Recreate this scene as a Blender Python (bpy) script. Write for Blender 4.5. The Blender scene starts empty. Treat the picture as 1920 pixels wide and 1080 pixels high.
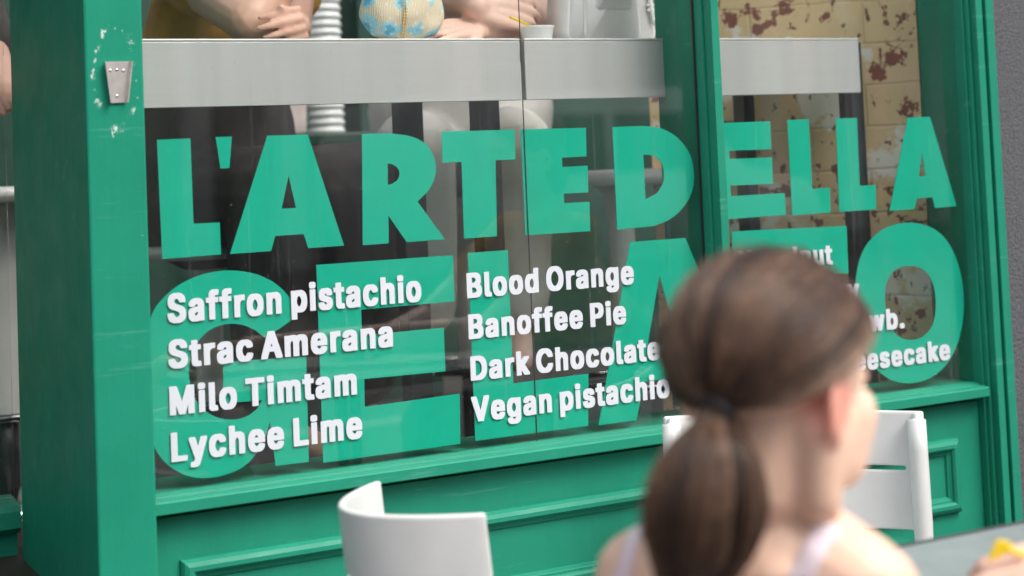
import bpy, bmesh, math, random
from mathutils import Vector, Matrix, noise
from mathutils.bvhtree import BVHTree
random.seed(7)
PI = math.pi
S = bpy.context.scene
COL = S.collection

# ------------------------------------------------------------------ camera
YAW, PITCH, ROLL = map(math.radians, (28.24, 3.0847, -2.4157))
FPX, PPY = 3000.0, 140.6            # focal length and principal row, in photo pixels
CAM = Vector((0, -2.35, 1.2))
_f = Vector((math.sin(YAW)*math.cos(PITCH), math.cos(YAW)*math.cos(PITCH), math.sin(PITCH)))
_r0 = Vector((math.cos(YAW), -math.sin(YAW), 0)); _u0 = _r0.cross(_f)
_r = math.cos(ROLL)*_r0 + math.sin(ROLL)*_u0
_u = -math.sin(ROLL)*_r0 + math.cos(ROLL)*_u0
cd = bpy.data.cameras.new('camera'); cam = bpy.data.objects.new('camera', cd); COL.objects.link(cam)
cd.sensor_width = 36; cd.lens = FPX/1920*36; cd.shift_y = -(540-PPY)/1920
cd.clip_start = .05; cd.clip_end = 500
cd.dof.use_dof = True; cd.dof.focus_distance = 2.62; cd.dof.aperture_fstop = 2.6
cd.dof.aperture_blades = 9
m = Matrix((_r, _u, -_f)).transposed().to_4x4(); m.translation = CAM
cam.matrix_world = m
S.camera = cam
# ------------------------------------------------------------------ sky, sun, exposure
SUN_EL, SUN_AZ = math.radians(52), math.radians(154)      # azimuth clockwise from +y
w = bpy.data.worlds.new('World'); S.world = w; w.use_nodes = True
nt = w.node_tree
sky = nt.nodes.new('ShaderNodeTexSky'); sky.sky_type = 'NISHITA'; sky.sun_disc = False
sky.sun_elevation = SUN_EL; sky.sun_rotation = SUN_AZ; sky.dust_density = 4; sky.ozone_density = .6
hs = nt.nodes.new('ShaderNodeHueSaturation'); hs.inputs['Saturation'].default_value = .35
nt.links.new(sky.outputs[0], hs.inputs['Color'])
nt.links.new(hs.outputs[0], nt.nodes['Background'].inputs[0])
nt.nodes['Background'].inputs[1].default_value = .15
sl = bpy.data.lights.new('sun', 'SUN'); sl.energy = 1.15; sl.angle = math.radians(28); sl.color = (1, .96, .9)
so = bpy.data.objects.new('sun', sl); COL.objects.link(so)
sd = Vector((math.sin(SUN_AZ)*math.cos(SUN_EL), math.cos(SUN_AZ)*math.cos(SUN_EL), math.sin(SUN_EL)))
so.rotation_euler = sd.to_track_quat('Z', 'Y').to_euler(); so.location = (3, -6, 8)
S.view_settings.view_transform = 'Standard'; S.view_settings.look = 'None'
S.view_settings.gamma = 1; S.view_settings.exposure = 0.76
try: S.cycles.transparent_max_bounces = 16
except Exception: pass

# ------------------------------------------------------------------ helpers
def ray(x, y): return _r*((x-960)/FPX) - _u*((y-PPY)/FPX) + _f
def at(x, y, Y=0.0):                       # photo point -> point of the vertical plane y=Y
    d = ray(x, y); return CAM + d*((Y-CAM.y)/d.y)
def dep(x, y, k): return CAM + ray(x, y)*k  # photo point at a given depth

def obj(name, me, mat, parent=None, smooth=False):
    if isinstance(me, bmesh.types.BMesh):
        b = me; me = bpy.data.meshes.new(name); b.normal_update(); b.to_mesh(me); b.free()
    me.name = name
    o = bpy.data.objects.new(name, me); COL.objects.link(o)
    me.materials.clear()
    for q in (mat if isinstance(mat, (list, tuple)) else [mat]): me.materials.append(q)
    if smooth:
        for p in me.polygons: p.use_smooth = True
    if parent:
        w0 = Vector((0, 0, 0)); p = parent
        while p: w0 += p.location; p = p.parent
        if not parent.get('local'):
            me.transform(Matrix.Translation(-w0))
        o.parent = parent
    return o
def tag(o, label=None, cat=None, group=None, kind=None):
    if label: o['label'] = label
    if cat: o['category'] = cat
    if group: o['group'] = group
    if kind: o['kind'] = kind
    return o
def thing(name, label, cat, loc=(0, 0, 0), group=None, rz=None):
    o = bpy.data.objects.new(name, None); COL.objects.link(o); o.location = loc
    o.empty_display_size = .1
    if rz is not None: o.rotation_euler.z = rz; o['local'] = 1
    return tag(o, label, cat, group)
def B(): return bmesh.new()
def box(bm, x0, x1, y0, y1, z0, z1, bev=0.0, seg=2):
    r = bmesh.ops.create_cube(bm, size=1)
    for v in r['verts']:
        v.co = Vector((x0+(v.co.x+.5)*(x1-x0), y0+(v.co.y+.5)*(y1-y0), z0+(v.co.z+.5)*(z1-z0)))
    if bev:
        es = list({e for v in r['verts'] for e in v.link_edges})
        bmesh.ops.bevel(bm, geom=es, offset=bev, segments=seg, affect='EDGES', profile=.5)
    return bm
def prism(bm, prof, x0, x1):               # closed (y,z) profile swept along x
    a = [bm.verts.new((x0, p[0], p[1])) for p in prof]; b = [bm.verts.new((x1, p[0], p[1])) for p in prof]
    n = len(prof)
    for i in range(n): bm.faces.new((a[i], a[(i+1) % n], b[(i+1) % n], b[i]))
    bm.faces.new(a[::-1]); bm.faces.new(b)
    bmesh.ops.recalc_face_normals(bm, faces=bm.faces[:])
    return bm
def frame_of(d):
    d = d.normalized(); a = Vector((0, 0, 1)) if abs(d.z) < .9 else Vector((1, 0, 0))
    x = d.cross(a).normalized(); return x, d.cross(x).normalized()
def tube(bm, pts, rad, seg=12, cap=True):
    pts = [Vector(p) for p in pts]; n = len(pts)
    rads = rad if isinstance(rad, (list, tuple)) else [rad]*n
    rings = []; px = None
    for i, p in enumerate(pts):
        d = (pts[min(i+1, n-1)]-pts[max(i-1, 0)])
        x, y = frame_of(d)
        if px is not None:
            x = (px-d.normalized()*px.dot(d.normalized())).normalized(); y = d.normalized().cross(x)
        px = x
        rings.append([bm.verts.new(p+(x*math.cos(t*2*PI/seg)+y*math.sin(t*2*PI/seg))*rads[i]) for t in range(seg)])
    for i in range(n-1):
        for t in range(seg):
            bm.faces.new((rings[i][t], rings[i][(t+1) % seg], rings[i+1][(t+1) % seg], rings[i+1][t]))
    if cap: bm.faces.new(rings[0][::-1]); bm.faces.new(rings[-1])
    return bm
def lathe(bm, prof, c, seg=40):            # (radius, z) profile about a vertical axis at c
    rings = []
    for r, z in prof:
        rings.append([bm.verts.new((c[0]+r*math.cos(t*2*PI/seg), c[1]+r*math.sin(t*2*PI/seg), c[2]+z)) for t in range(seg)])
    for i in range(len(rings)-1):
        for t in range(seg):
            bm.faces.new((rings[i][t], rings[i][(t+1) % seg], rings[i+1][(t+1) % seg], rings[i+1][t]))
    bm.faces.new(rings[0][::-1]); bm.faces.new(rings[-1])
    bmesh.ops.recalc_face_normals(bm, faces=bm.faces[:])
    return bm
def evaluated(o):
    bpy.context.view_layer.update()
    me = bpy.data.meshes.new_from_object(o.evaluated_get(bpy.context.evaluated_depsgraph_get()))
    d = o.data; bpy.data.objects.remove(o)
    return me
def with_mods(bm, mods):
    me = bpy.data.meshes.new('tmp'); bm.to_mesh(me); bm.free()
    o = bpy.data.objects.new('tmp', me); COL.objects.link(o)
    for t, kw in mods:
        md = o.modifiers.new(t, t)
        for k, v in kw.items(): setattr(md, k, v)
    return evaluated(o)
def ball(bm, c, r, rot=None, sub=3):
    r = Vector(r) if not isinstance(r, (int, float)) else Vector((r, r, r))
    M = Matrix.Translation(Vector(c)) @ (rot.to_4x4() if rot else Matrix.Identity(4)) @ Matrix.Diagonal((*r, 1))
    bmesh.ops.create_icosphere(bm, subdivisions=sub, radius=1, matrix=M)
def limb(bm, pts):                         # chain of (point, radius): tapered, rounded at the joints
    pts = [(Vector(p), r) for p, r in pts]
    for i, (p, r) in enumerate(pts):
        ball(bm, p, r, sub=2)
        if i+1 < len(pts):
            q, s = pts[i+1]
            if (q-p).length > 1e-4: tube(bm, [p, q], [r, s], seg=14)
def fuse(bm, voxel, smooth=6, fac=.5):     # weld overlapping volumes into one continuous skin
    return with_mods(bm, [('REMESH', dict(mode='VOXEL', voxel_size=voxel, use_smooth_shade=True)),
                          ('SMOOTH', dict(iterations=smooth, factor=fac))])
def sheet(polys, Y, thick, holes=True):    # flat outlines (x,z) cut from a sheet facing the street
    c = bpy.data.curves.new('outline', 'CURVE'); c.dimensions = '2D'; c.fill_mode = 'BOTH'; c.extrude = thick/2
    for p in polys:
        sp = c.splines.new('POLY'); sp.points.add(len(p)-1); sp.use_cyclic_u = True
        for i, q in enumerate(p): sp.points[i].co = (q[0], q[1], 0, 1)
    o = bpy.data.objects.new('outline', c); COL.objects.link(o)
    me = evaluated(o)
    me.transform(Matrix(((1, 0, 0, 0), (0, 0, -1, Y), (0, 1, 0, 0), (0, 0, 0, 1))))
    return me
def spline(pts, n=5):                      # smooth closed outline through the points
    out = []; k = len(pts)
    for i in range(k):
        p0, p1, p2, p3 = (Vector(pts[(i+j-1) % k]) for j in range(4))
        for s in range(n):
            t = s/n
            out.append(tuple(.5*((2*p1)+(p2-p0)*t+(2*p0-5*p1+4*p2-p3)*t*t+(3*p1-p0-3*p2+p3)*t**3)))
    return out
def openspline(pts, n=5):
    P = [Vector(p) for p in pts]; P = [2*P[0]-P[1]]+P+[2*P[-1]-P[-2]]; out = []
    for i in range(1, len(P)-2):
        for s in range(n):
            t = s/n; p0, p1, p2, p3 = P[i-1:i+3]
            out.append(.5*((2*p1)+(p2-p0)*t+(2*p0-5*p1+4*p2-p3)*t*t+(3*p1-p0-3*p2+p3)*t**3))
    out.append(P[-2]); return out

# ------------------------------------------------------------------ materials
class N:                                   # tiny node helper
    def __init__(s, name):
        s.m = bpy.data.materials.new(name); s.m.use_nodes = True; s.t = s.m.node_tree
        s.bsdf = s.t.nodes['Principled BSDF']; s.out = s.t.nodes['Material Output']
    def n(s, t, **kw):
        k = s.t.nodes.new('ShaderNode'+t)
        for a, b in kw.items():
            if a.startswith('i_'): k.inputs[a[2:].replace('_', ' ')].default_value = b
            else: setattr(k, a, b)
        return k
    def l(s, a, b): s.t.links.new(a, b)
    def coord(s): return s.n('TexCoord').outputs['Object']
    def noise(s, scale, detail=4, rough=.55, vec=None):
        k = s.n('TexNoise', i_Scale=scale, i_Detail=detail, i_Roughness=rough)
        s.l(vec or s.coord(), k.inputs['Vector']); return k.outputs['Fac']
    def ramp(s, fac, stops):
        k = s.n('ValToRGB'); e = k.color_ramp.elements
        while len(e) < len(stops): e.new(.5)
        for i, (p, c) in enumerate(stops): e[i].position = p; e[i].color = (*c, 1) if not isinstance(c, float) else (c, c, c, 1)
        s.l(fac, k.inputs[0]); return k.outputs[0]
    def mix(s, fac, a, b, mode='MIX'):
        k = s.n('MixRGB', blend_type=mode)
        for i, v in enumerate((fac, a, b)):
            if isinstance(v, (int, float)): k.inputs[i].default_value = v
            elif isinstance(v, tuple): k.inputs[i].default_value = (*v, 1)
            else: s.l(v, k.inputs[i])
        return k.outputs[0]
    def math(s, op, a, b=0.0):
        k = s.n('Math', operation=op)
        for i, v in enumerate((a, b)):
            if isinstance(v, (int, float)): k.inputs[i].default_value = v
            else: s.l(v, k.inputs[i])
        return k.outputs[0]
    def map(s, scale=(1, 1, 1), rot=(0, 0, 0), vec=None, loc=(0, 0, 0)):
        k = s.n('Mapping'); k.inputs['Scale'].default_value = scale; k.inputs['Rotation'].default_value = rot
        k.inputs['Location'].default_value = loc
        s.l(vec or s.coord(), k.inputs[0]); return k.outputs[0]
    def bump(s, h, strength=.3, dist=.002):
        k = s.n('Bump', i_Strength=strength, i_Distance=dist); s.l(h, k.inputs['Height']); s.l(k.outputs[0], s.bsdf.inputs['Normal'])
    def col(s, v):
        if isinstance(v, tuple): s.bsdf.inputs['Base Color'].default_value = (*v, 1)
        else: s.l(v, s.bsdf.inputs['Base Color'])
    def set(s, **kw):
        for a, b in kw.items(): s.bsdf.inputs[a.replace('_', ' ')].default_value = b
        return s
def mat(name, c, rough=.5, var=.12, scale=30, bump=.1, bscale=200, **kw):
    k = N(name); f = k.noise(scale)
    lo = tuple(x*(1-var) for x in c); hi = tuple(min(1, x*(1+var)) for x in c)
    k.col(k.ramp(f, [(.3, lo), (.7, hi)])); k.set(Roughness=rough, **kw)
    if bump: k.bump(k.noise(bscale), bump, .001)
    return k.m

GREEN = (.016, .252, .158)
def paint(name, scuff=None, spec=.25):
    k = N(name)
    f = k.noise(9, 5); g = k.noise(60, 3)
    c = k.ramp(f, [(.3, tuple(x*.93 for x in GREEN)), (.7, tuple(x*1.06 for x in GREEN))])
    c = k.mix(k.ramp(k.noise(38, 8, .7), [(.70, 0.), (.78, .35)]), c, (.10, .42, .30))       # dusty rubs
    c = k.mix(k.ramp(k.noise(75, 2, .5, k.map((1, 1, .7))), [(.795, 0.), (.81, .8)]), c, (.45, .58, .52))   # small chips
    c = k.mix(k.ramp(k.noise(16, 5, .6, k.map((1.6, 1, .12))), [(.45, 0.), (.75, .22)]), c, tuple(x*.72 for x in GREEN))        # brushed, grimy runs
    c = k.mix(k.ramp(k.noise(30, 6, .7, k.map((.10, 1, 1.4))), [(.60, 0.), (.68, .30)]), c, (.16, .42, .33))             # chalky wear along ledges
    if scuff:                                                           # worn ring where a fitting was torn off
        cx, cz, rx, rz = scuff
        sep = k.n('SeparateXYZ'); k.l(k.coord(), sep.inputs[0])
        dx = k.math('DIVIDE', k.math('SUBTRACT', sep.outputs[0], cx), rx)
        dz = k.math('DIVIDE', k.math('SUBTRACT', sep.outputs[2], cz), rz)
        r = k.math('SQRT', k.math('ADD', k.math('MULTIPLY', dx, dx), k.math('MULTIPLY', dz, dz)))
        ring = k.math('SUBTRACT', 1.0, k.math('MULTIPLY', k.math('ABSOLUTE', k.math('SUBTRACT', r, 1.0)), 2.6))
        n1 = k.noise(88, 8, .80, k.map((1, 1, .6), (0, .5, 0)))
        msk = k.math('GREATER_THAN', k.math('ADD', k.math('MULTIPLY', ring, .17), n1), .725)
        c = k.mix(k.math('MULTIPLY', msk, k.math('GREATER_THAN', ring, 0.0)), c, (.62, .70, .66))
    k.col(c); k.set(Roughness=.36); k.bsdf.inputs['Specular IOR Level'].default_value = spec
    k.l(k.ramp(k.noise(14), [(.3, .36), (.7, .52)]), k.bsdf.inputs['Roughness'])
    k.bump(k.math('ADD', k.math('ADD', k.noise(420, 2), k.math('MULTIPLY', k.noise(40, 3), 1.2)), k.noise(120, 2, .5, k.map((1, 1, .08)))), .20, .0016)
    return k.m
M = {}
M['paint'] = paint('green_gloss_paint')
M['vinyl'] = mat('green_vinyl', (.003, .415, .275), .32, .03, 12, .05, 300)
M['white_vinyl'] = mat('white_vinyl', (.66, .68, .73), .35, .02, 20, 0)
M['white_plastic'] = mat('white_plastic', (.69, .69, .68), .38, .03, 20, .12, 350)
M['white_gloss'] = mat('white_gloss', (.72, .71, .68), .3, .04, 10, .05)
M['metal'] = mat('brushed_steel', (.60, .60, .585), .38, .06, 5, 0, Metallic=.35)
def steel():
    k = N('brushed_counter_steel'); f = k.noise(7, 3, .5, k.map((1, 1, .05))); g = k.noise(260, 2, .5, k.map((.02, 1, 1)))
    c = k.ramp(f, [(.3, (.52, .52, .51)), (.52, (.60, .60, .585)), (.72, (.66, .635, .615))])  # soft upright bands: street reflections put into the steel colour
    c = k.mix(k.ramp(g, [(.35, 0.), (.7, .18)]), c, (.50, .50, .49))
    k.col(c); k.set(Roughness=.38, Metallic=.35); k.bump(g, .05, .0005); return k.m
M['metal'] = steel()
M['zinc'] = mat('zinc_plate', (.62, .58, .55), .38, .10, 60, .2, 300, Metallic=.7)
M['chrome'] = mat('chrome', (.7, .7, .7), .15, .02, 5, 0, Metallic=1.0)
M['dark_chrome'] = mat('dark_chrome', (.16, .16, .16), .18, .05, 5, 0, Metallic=1.0)
M['black_steel'] = mat('black_steel', (.022, .024, .026), .45, .2, 30, .2)
M['rubber'] = mat('black_rubber', (.02, .02, .022), .6)
M['silicone'] = mat('dark_silicone', (.04, .042, .04), .4)
M['bag_leather'] = mat('white_leather', (.80, .79, .77), .42, .05, 40, .35, 260)
M['paper'] = mat('white_paper', (.80, .80, .78), .6, .02, 60, .05)
M['pink_paper'] = mat('pinkish_paper', (.62, .53, .50), .7, .12, 12, .2)
M['yellow'] = mat('yellow_plastic', (.78, .58, .02), .35, .04)
M['gold'] = mat('gold_zip', (.75, .52, .20), .3, .05, 50, 0, Metallic=.9)
M['mustard'] = mat('mustard_cotton', (.50, .27, .045), .85, .25, 14, .5, 500)
M['dark_cloth'] = mat('dark_cotton', (.058, .050, .049), .9, .3, 12, .5, 500)
M['cream_cloth'] = mat('cream_linen', (.78, .75, .71), .85, .10, 10, .5, 400)
M['grey_cloth'] = mat('charcoal_knit', (.09, .085, .09), .9, .2, 20, .5, 500)
M['pink_strap'] = None
M['brown_hair'] = None
M['floor'] = mat('worn_timber_floor', (.045, .038, .034), .55, .35, 5, .3, 60)
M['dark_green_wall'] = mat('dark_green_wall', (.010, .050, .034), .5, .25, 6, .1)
M['plaster'] = mat('tan_plaster', (.20, .145, .10), .8, .2, 5, .2, 80)
M['table'] = mat('blue_grey_laminate', (.28, .315, .32), .35, .10, 25, .08)
M['table_edge'] = mat('dark_table_edge', (.05, .06, .062), .4)
M['white_tub'] = mat('white_tub_plastic', (.74, .76, .75), .4, .03, 20, .05)

def skin_mat(name, c, ear=None):
    k = N(name); f = k.noise(22, 4)
    col = k.ramp(f, [(.3, tuple(x*.92 for x in c)), (.7, tuple(min(1, x*1.05) for x in c))])
    col = k.mix(k.ramp(k.noise(6, 2), [(.42, 0.), (.72, .55)]), col, (c[0]*.98, c[1]*.78, c[2]*.72))
    if ear:
        d = k.n('VectorMath', operation='DISTANCE'); k.l(k.coord(), d.inputs[0]); d.inputs[1].default_value = ear
        col = k.mix(k.ramp(d.outputs['Value'], [(.018, .62), (.040, 0.)]), col, (c[0]*.98, c[1]*.40, c[2]*.42))
    k.col(col); k.set(Roughness=.5, Subsurface_Weight=.18, Subsurface_Scale=.012)
    k.bsdf.inputs['Subsurface Radius'].default_value = (1, .35, .2)
    k.bump(k.noise(380, 3), .12, .0006)
    return k.m
def hair_mat(name, c):
    k = N(name)
    v = k.map((1, 1, 1))
    f = k.noise(55, 3, .6)
    k.col(k.ramp(f, [(.3, tuple(x*.65 for x in c)), (.7, tuple(x*1.35 for x in c))]))
    k.set(Roughness=.42); k.bsdf.inputs['Specular IOR Level'].default_value = .45
    return k.m
HAIR = [hair_mat('brown_hair', (.105, .058, .038)), hair_mat('mid_brown_hair', (.155, .090, .058)),
        hair_mat('light_brown_hair', (.25, .16, .11)), hair_mat('dark_brown_hair', (.048, .028, .020))]

def glass_mat():
    k = N('window_glass'); t = k.t; t.nodes.remove(k.bsdf)
    lw = k.n('LayerWeight', i_Blend=.5)
    fr = k.math('ADD', k.math('MULTIPLY', k.math('POWER', lw.outputs['Facing'], 5.0), .95), .044)
    tr = k.n('BsdfTransparent'); tr.inputs[0].default_value = (.985, .995, .99, 1)
    gl = k.n('BsdfGlossy', i_Roughness=.0); gl.inputs[0].default_value = (1, 1, 1, 1)
    mx = k.n('MixShader'); k.l(fr, mx.inputs[0]); k.l(tr.outputs[0], mx.inputs[1]); k.l(gl.outputs[0], mx.inputs[2])
    df = k.n('BsdfDiffuse'); df.inputs[0].default_value = (.75, .76, .74, 1)              # film of dust and dried drips, with pale reflection streaks painted in
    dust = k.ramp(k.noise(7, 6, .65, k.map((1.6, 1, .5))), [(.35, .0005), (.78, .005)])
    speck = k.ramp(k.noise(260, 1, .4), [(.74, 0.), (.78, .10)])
    streak = k.math('ADD', k.ramp(k.noise(90, 2, .5, k.map((1, 1, .025))), [(.64, 0.), (.80, .035)]), k.ramp(k.noise(13, 3, .5, k.map((1, 1, .10))), [(.50, 0.), (.74, .010)]))  # fine drips, then broad pale bands painted in place of reflections
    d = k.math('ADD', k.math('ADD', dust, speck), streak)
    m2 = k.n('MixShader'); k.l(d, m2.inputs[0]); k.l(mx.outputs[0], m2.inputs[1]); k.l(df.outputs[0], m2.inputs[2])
    k.l(m2.outputs[0], k.out.inputs[0])
    return k.m
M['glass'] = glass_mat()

def brick_mat():
    k = N('peeling_painted_brick')
    uv = k.coord()
    br = k.n('TexBrick', i_Scale=1.0); br.inputs['Mortar Size'].default_value = .0035
    br.inputs['Brick Width'].default_value = .235; br.inputs['Row Height'].default_value = .086
    br.inputs['Mortar Smooth'].default_value = .4
    wob = k.n('TexNoise', i_Scale=6.0, i_Detail=3.0); k.l(uv, wob.inputs['Vector'])
    k.l(k.mix(.02, k.map((1, 1, 1), (math.radians(-90), 0, 0)), wob.outputs['Color'], 'ADD'), br.inputs['Vector'])
    c = k.ramp(k.noise(4.5, 5, .6), [(.30, (.78, .64, .50)), (.42, (.66, .49, .27)), (.54, (.70, .52, .30)), (.64, (.80, .52, .34))])
    c = k.mix(k.ramp(k.noise(7, 4, .6, k.map(loc=(3, 1, 2))), [(.54, 0.), (.58, .85)]), c, (.80, .77, .70))       # older pale coat
    peel = k.ramp(k.math('MAXIMUM', k.noise(8, 8, .66, k.map((1.1, 1.5, 1.2), loc=(4, 2, 8))), k.math('SUBTRACT', k.noise(21, 7, .64, k.map((1.2, 1.5, .9), loc=(5, 1, 3))), .005)), [(.588, 0.), (.595, 1.)])
    c = k.mix(peel, c, (.24, .085, .06))                                                                    # bare brick
    peel2 = k.ramp(k.noise(34, 6, .65, k.map((1.3, 1.6, .7), loc=(1, 9, 5))), [(.615, 0.), (.625, 1.)])
    c = k.mix(peel2, c, (.15, .085, .075))
    c = k.mix(k.math('MULTIPLY', br.outputs['Fac'], .13), c, (.30, .24, .16))
    k.col(c); k.set(Roughness=.7)
    h = k.math('SUBTRACT', k.math('MULTIPLY', br.outputs['Fac'], -1.0), k.math('ADD', k.math('MULTIPLY', peel, .35), k.math('MULTIPLY', peel2, .3)))
    k.bump(k.math('ADD', h, k.math('MULTIPLY', k.noise(120, 4), .25)), .6, .004)
    return k.m
M['brick'] = brick_mat()
def stucco_mat():
    k = N('grey_roughcast'); n1 = k.noise(170, 5, .65); n2 = k.noise(420, 3)
    c = k.ramp(n1, [(.3, (.085, .085, .095)), (.7, (.155, .153, .165))])
    c = k.mix(k.ramp(k.noise(90, 2, .5), [(.77, 0.), (.79, .8)]), c, (.5, .5, .5))
    k.col(c); k.set(Roughness=.8); k.bump(k.math('ADD', n1, k.math('MULTIPLY', n2, .4)), 1.0, .006)
    return k.m
M['stucco'] = stucco_mat()
M['asphalt'] = mat('asphalt', (.085, .085, .088), .85, .2, 60, .6, 300)
M['paving'] = mat('asphalt_paving', (.07, .07, .07), .8, .12, 8, .3, 120)
M['render_wall'] = mat('pale_render', (.50, .48, .45), .8, .1, 2, .1)
M['dark_glass'] = mat('dark_shop_glass', (.015, .017, .02), .08, .1, 3, 0)
M['awning'] = mat('dark_awning', (.05, .055, .07), .8)
def floral_mat():
    k = N('embroidered_raffia')
    weave = k.n('TexWave', i_Scale=110.0, i_Distortion=3.0); k.l(k.coord(), weave.inputs['Vector'])
    c = k.ramp(weave.outputs['Fac'], [(.2, (.62, .50, .34)), (.8, (.80, .70, .52))])
    vo = k.n('TexVoronoi', i_Scale=24.0); k.l(k.coord(), vo.inputs['Vector'])
    pet = k.n('TexNoise', i_Scale=95.0, i_Detail=3.0); k.l(k.coord(), pet.inputs['Vector'])
    d = k.math('ADD', vo.outputs['Distance'], k.math('MULTIPLY', pet.outputs['Fac'], .55))
    c = k.mix(k.ramp(d, [(.70, 1.), (.76, 0.)]), c, (.30, .62, .72))
    c = k.mix(k.ramp(d, [(.50, .9), (.58, 0.)]), c, (.07, .36, .55))
    c = k.mix(k.ramp(pet.outputs['Fac'], [(.60, 0.), (.64, .6)]), c, (.75, .80, .74))
    k.col(c); k.set(Roughness=.7); k.bump(weave.outputs['Fac'], .4, .001)
    return k.m
M['floral'] = floral_mat()
def strap_mat():
    k = N('pink_white_strap'); f = k.noise(16, 1)
    k.col(k.ramp(f, [(.46, (.84, .80, .81)), (.70, (.82, .48, .64))])); k.set(Roughness=.7)
    return k.m
M['pink_strap'] = strap_mat()
SKIN_GIRL = None
M['skin'] = skin_mat('fair_skin', (.74, .50, .41))
M['skin_warm'] = skin_mat('warm_skin', (.68, .41, .31))
M['nail'] = mat('nail', (.72, .52, .45), .25, .03, 20, 0)
M['sandal'] = mat('white_sandal', (.7, .68, .66), .5)
M['eye'] = mat('eye', (.7, .68, .65), .2, .05, 20, 0)
M['lip'] = mat('lip', (.48, .20, .18), .4)

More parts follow.
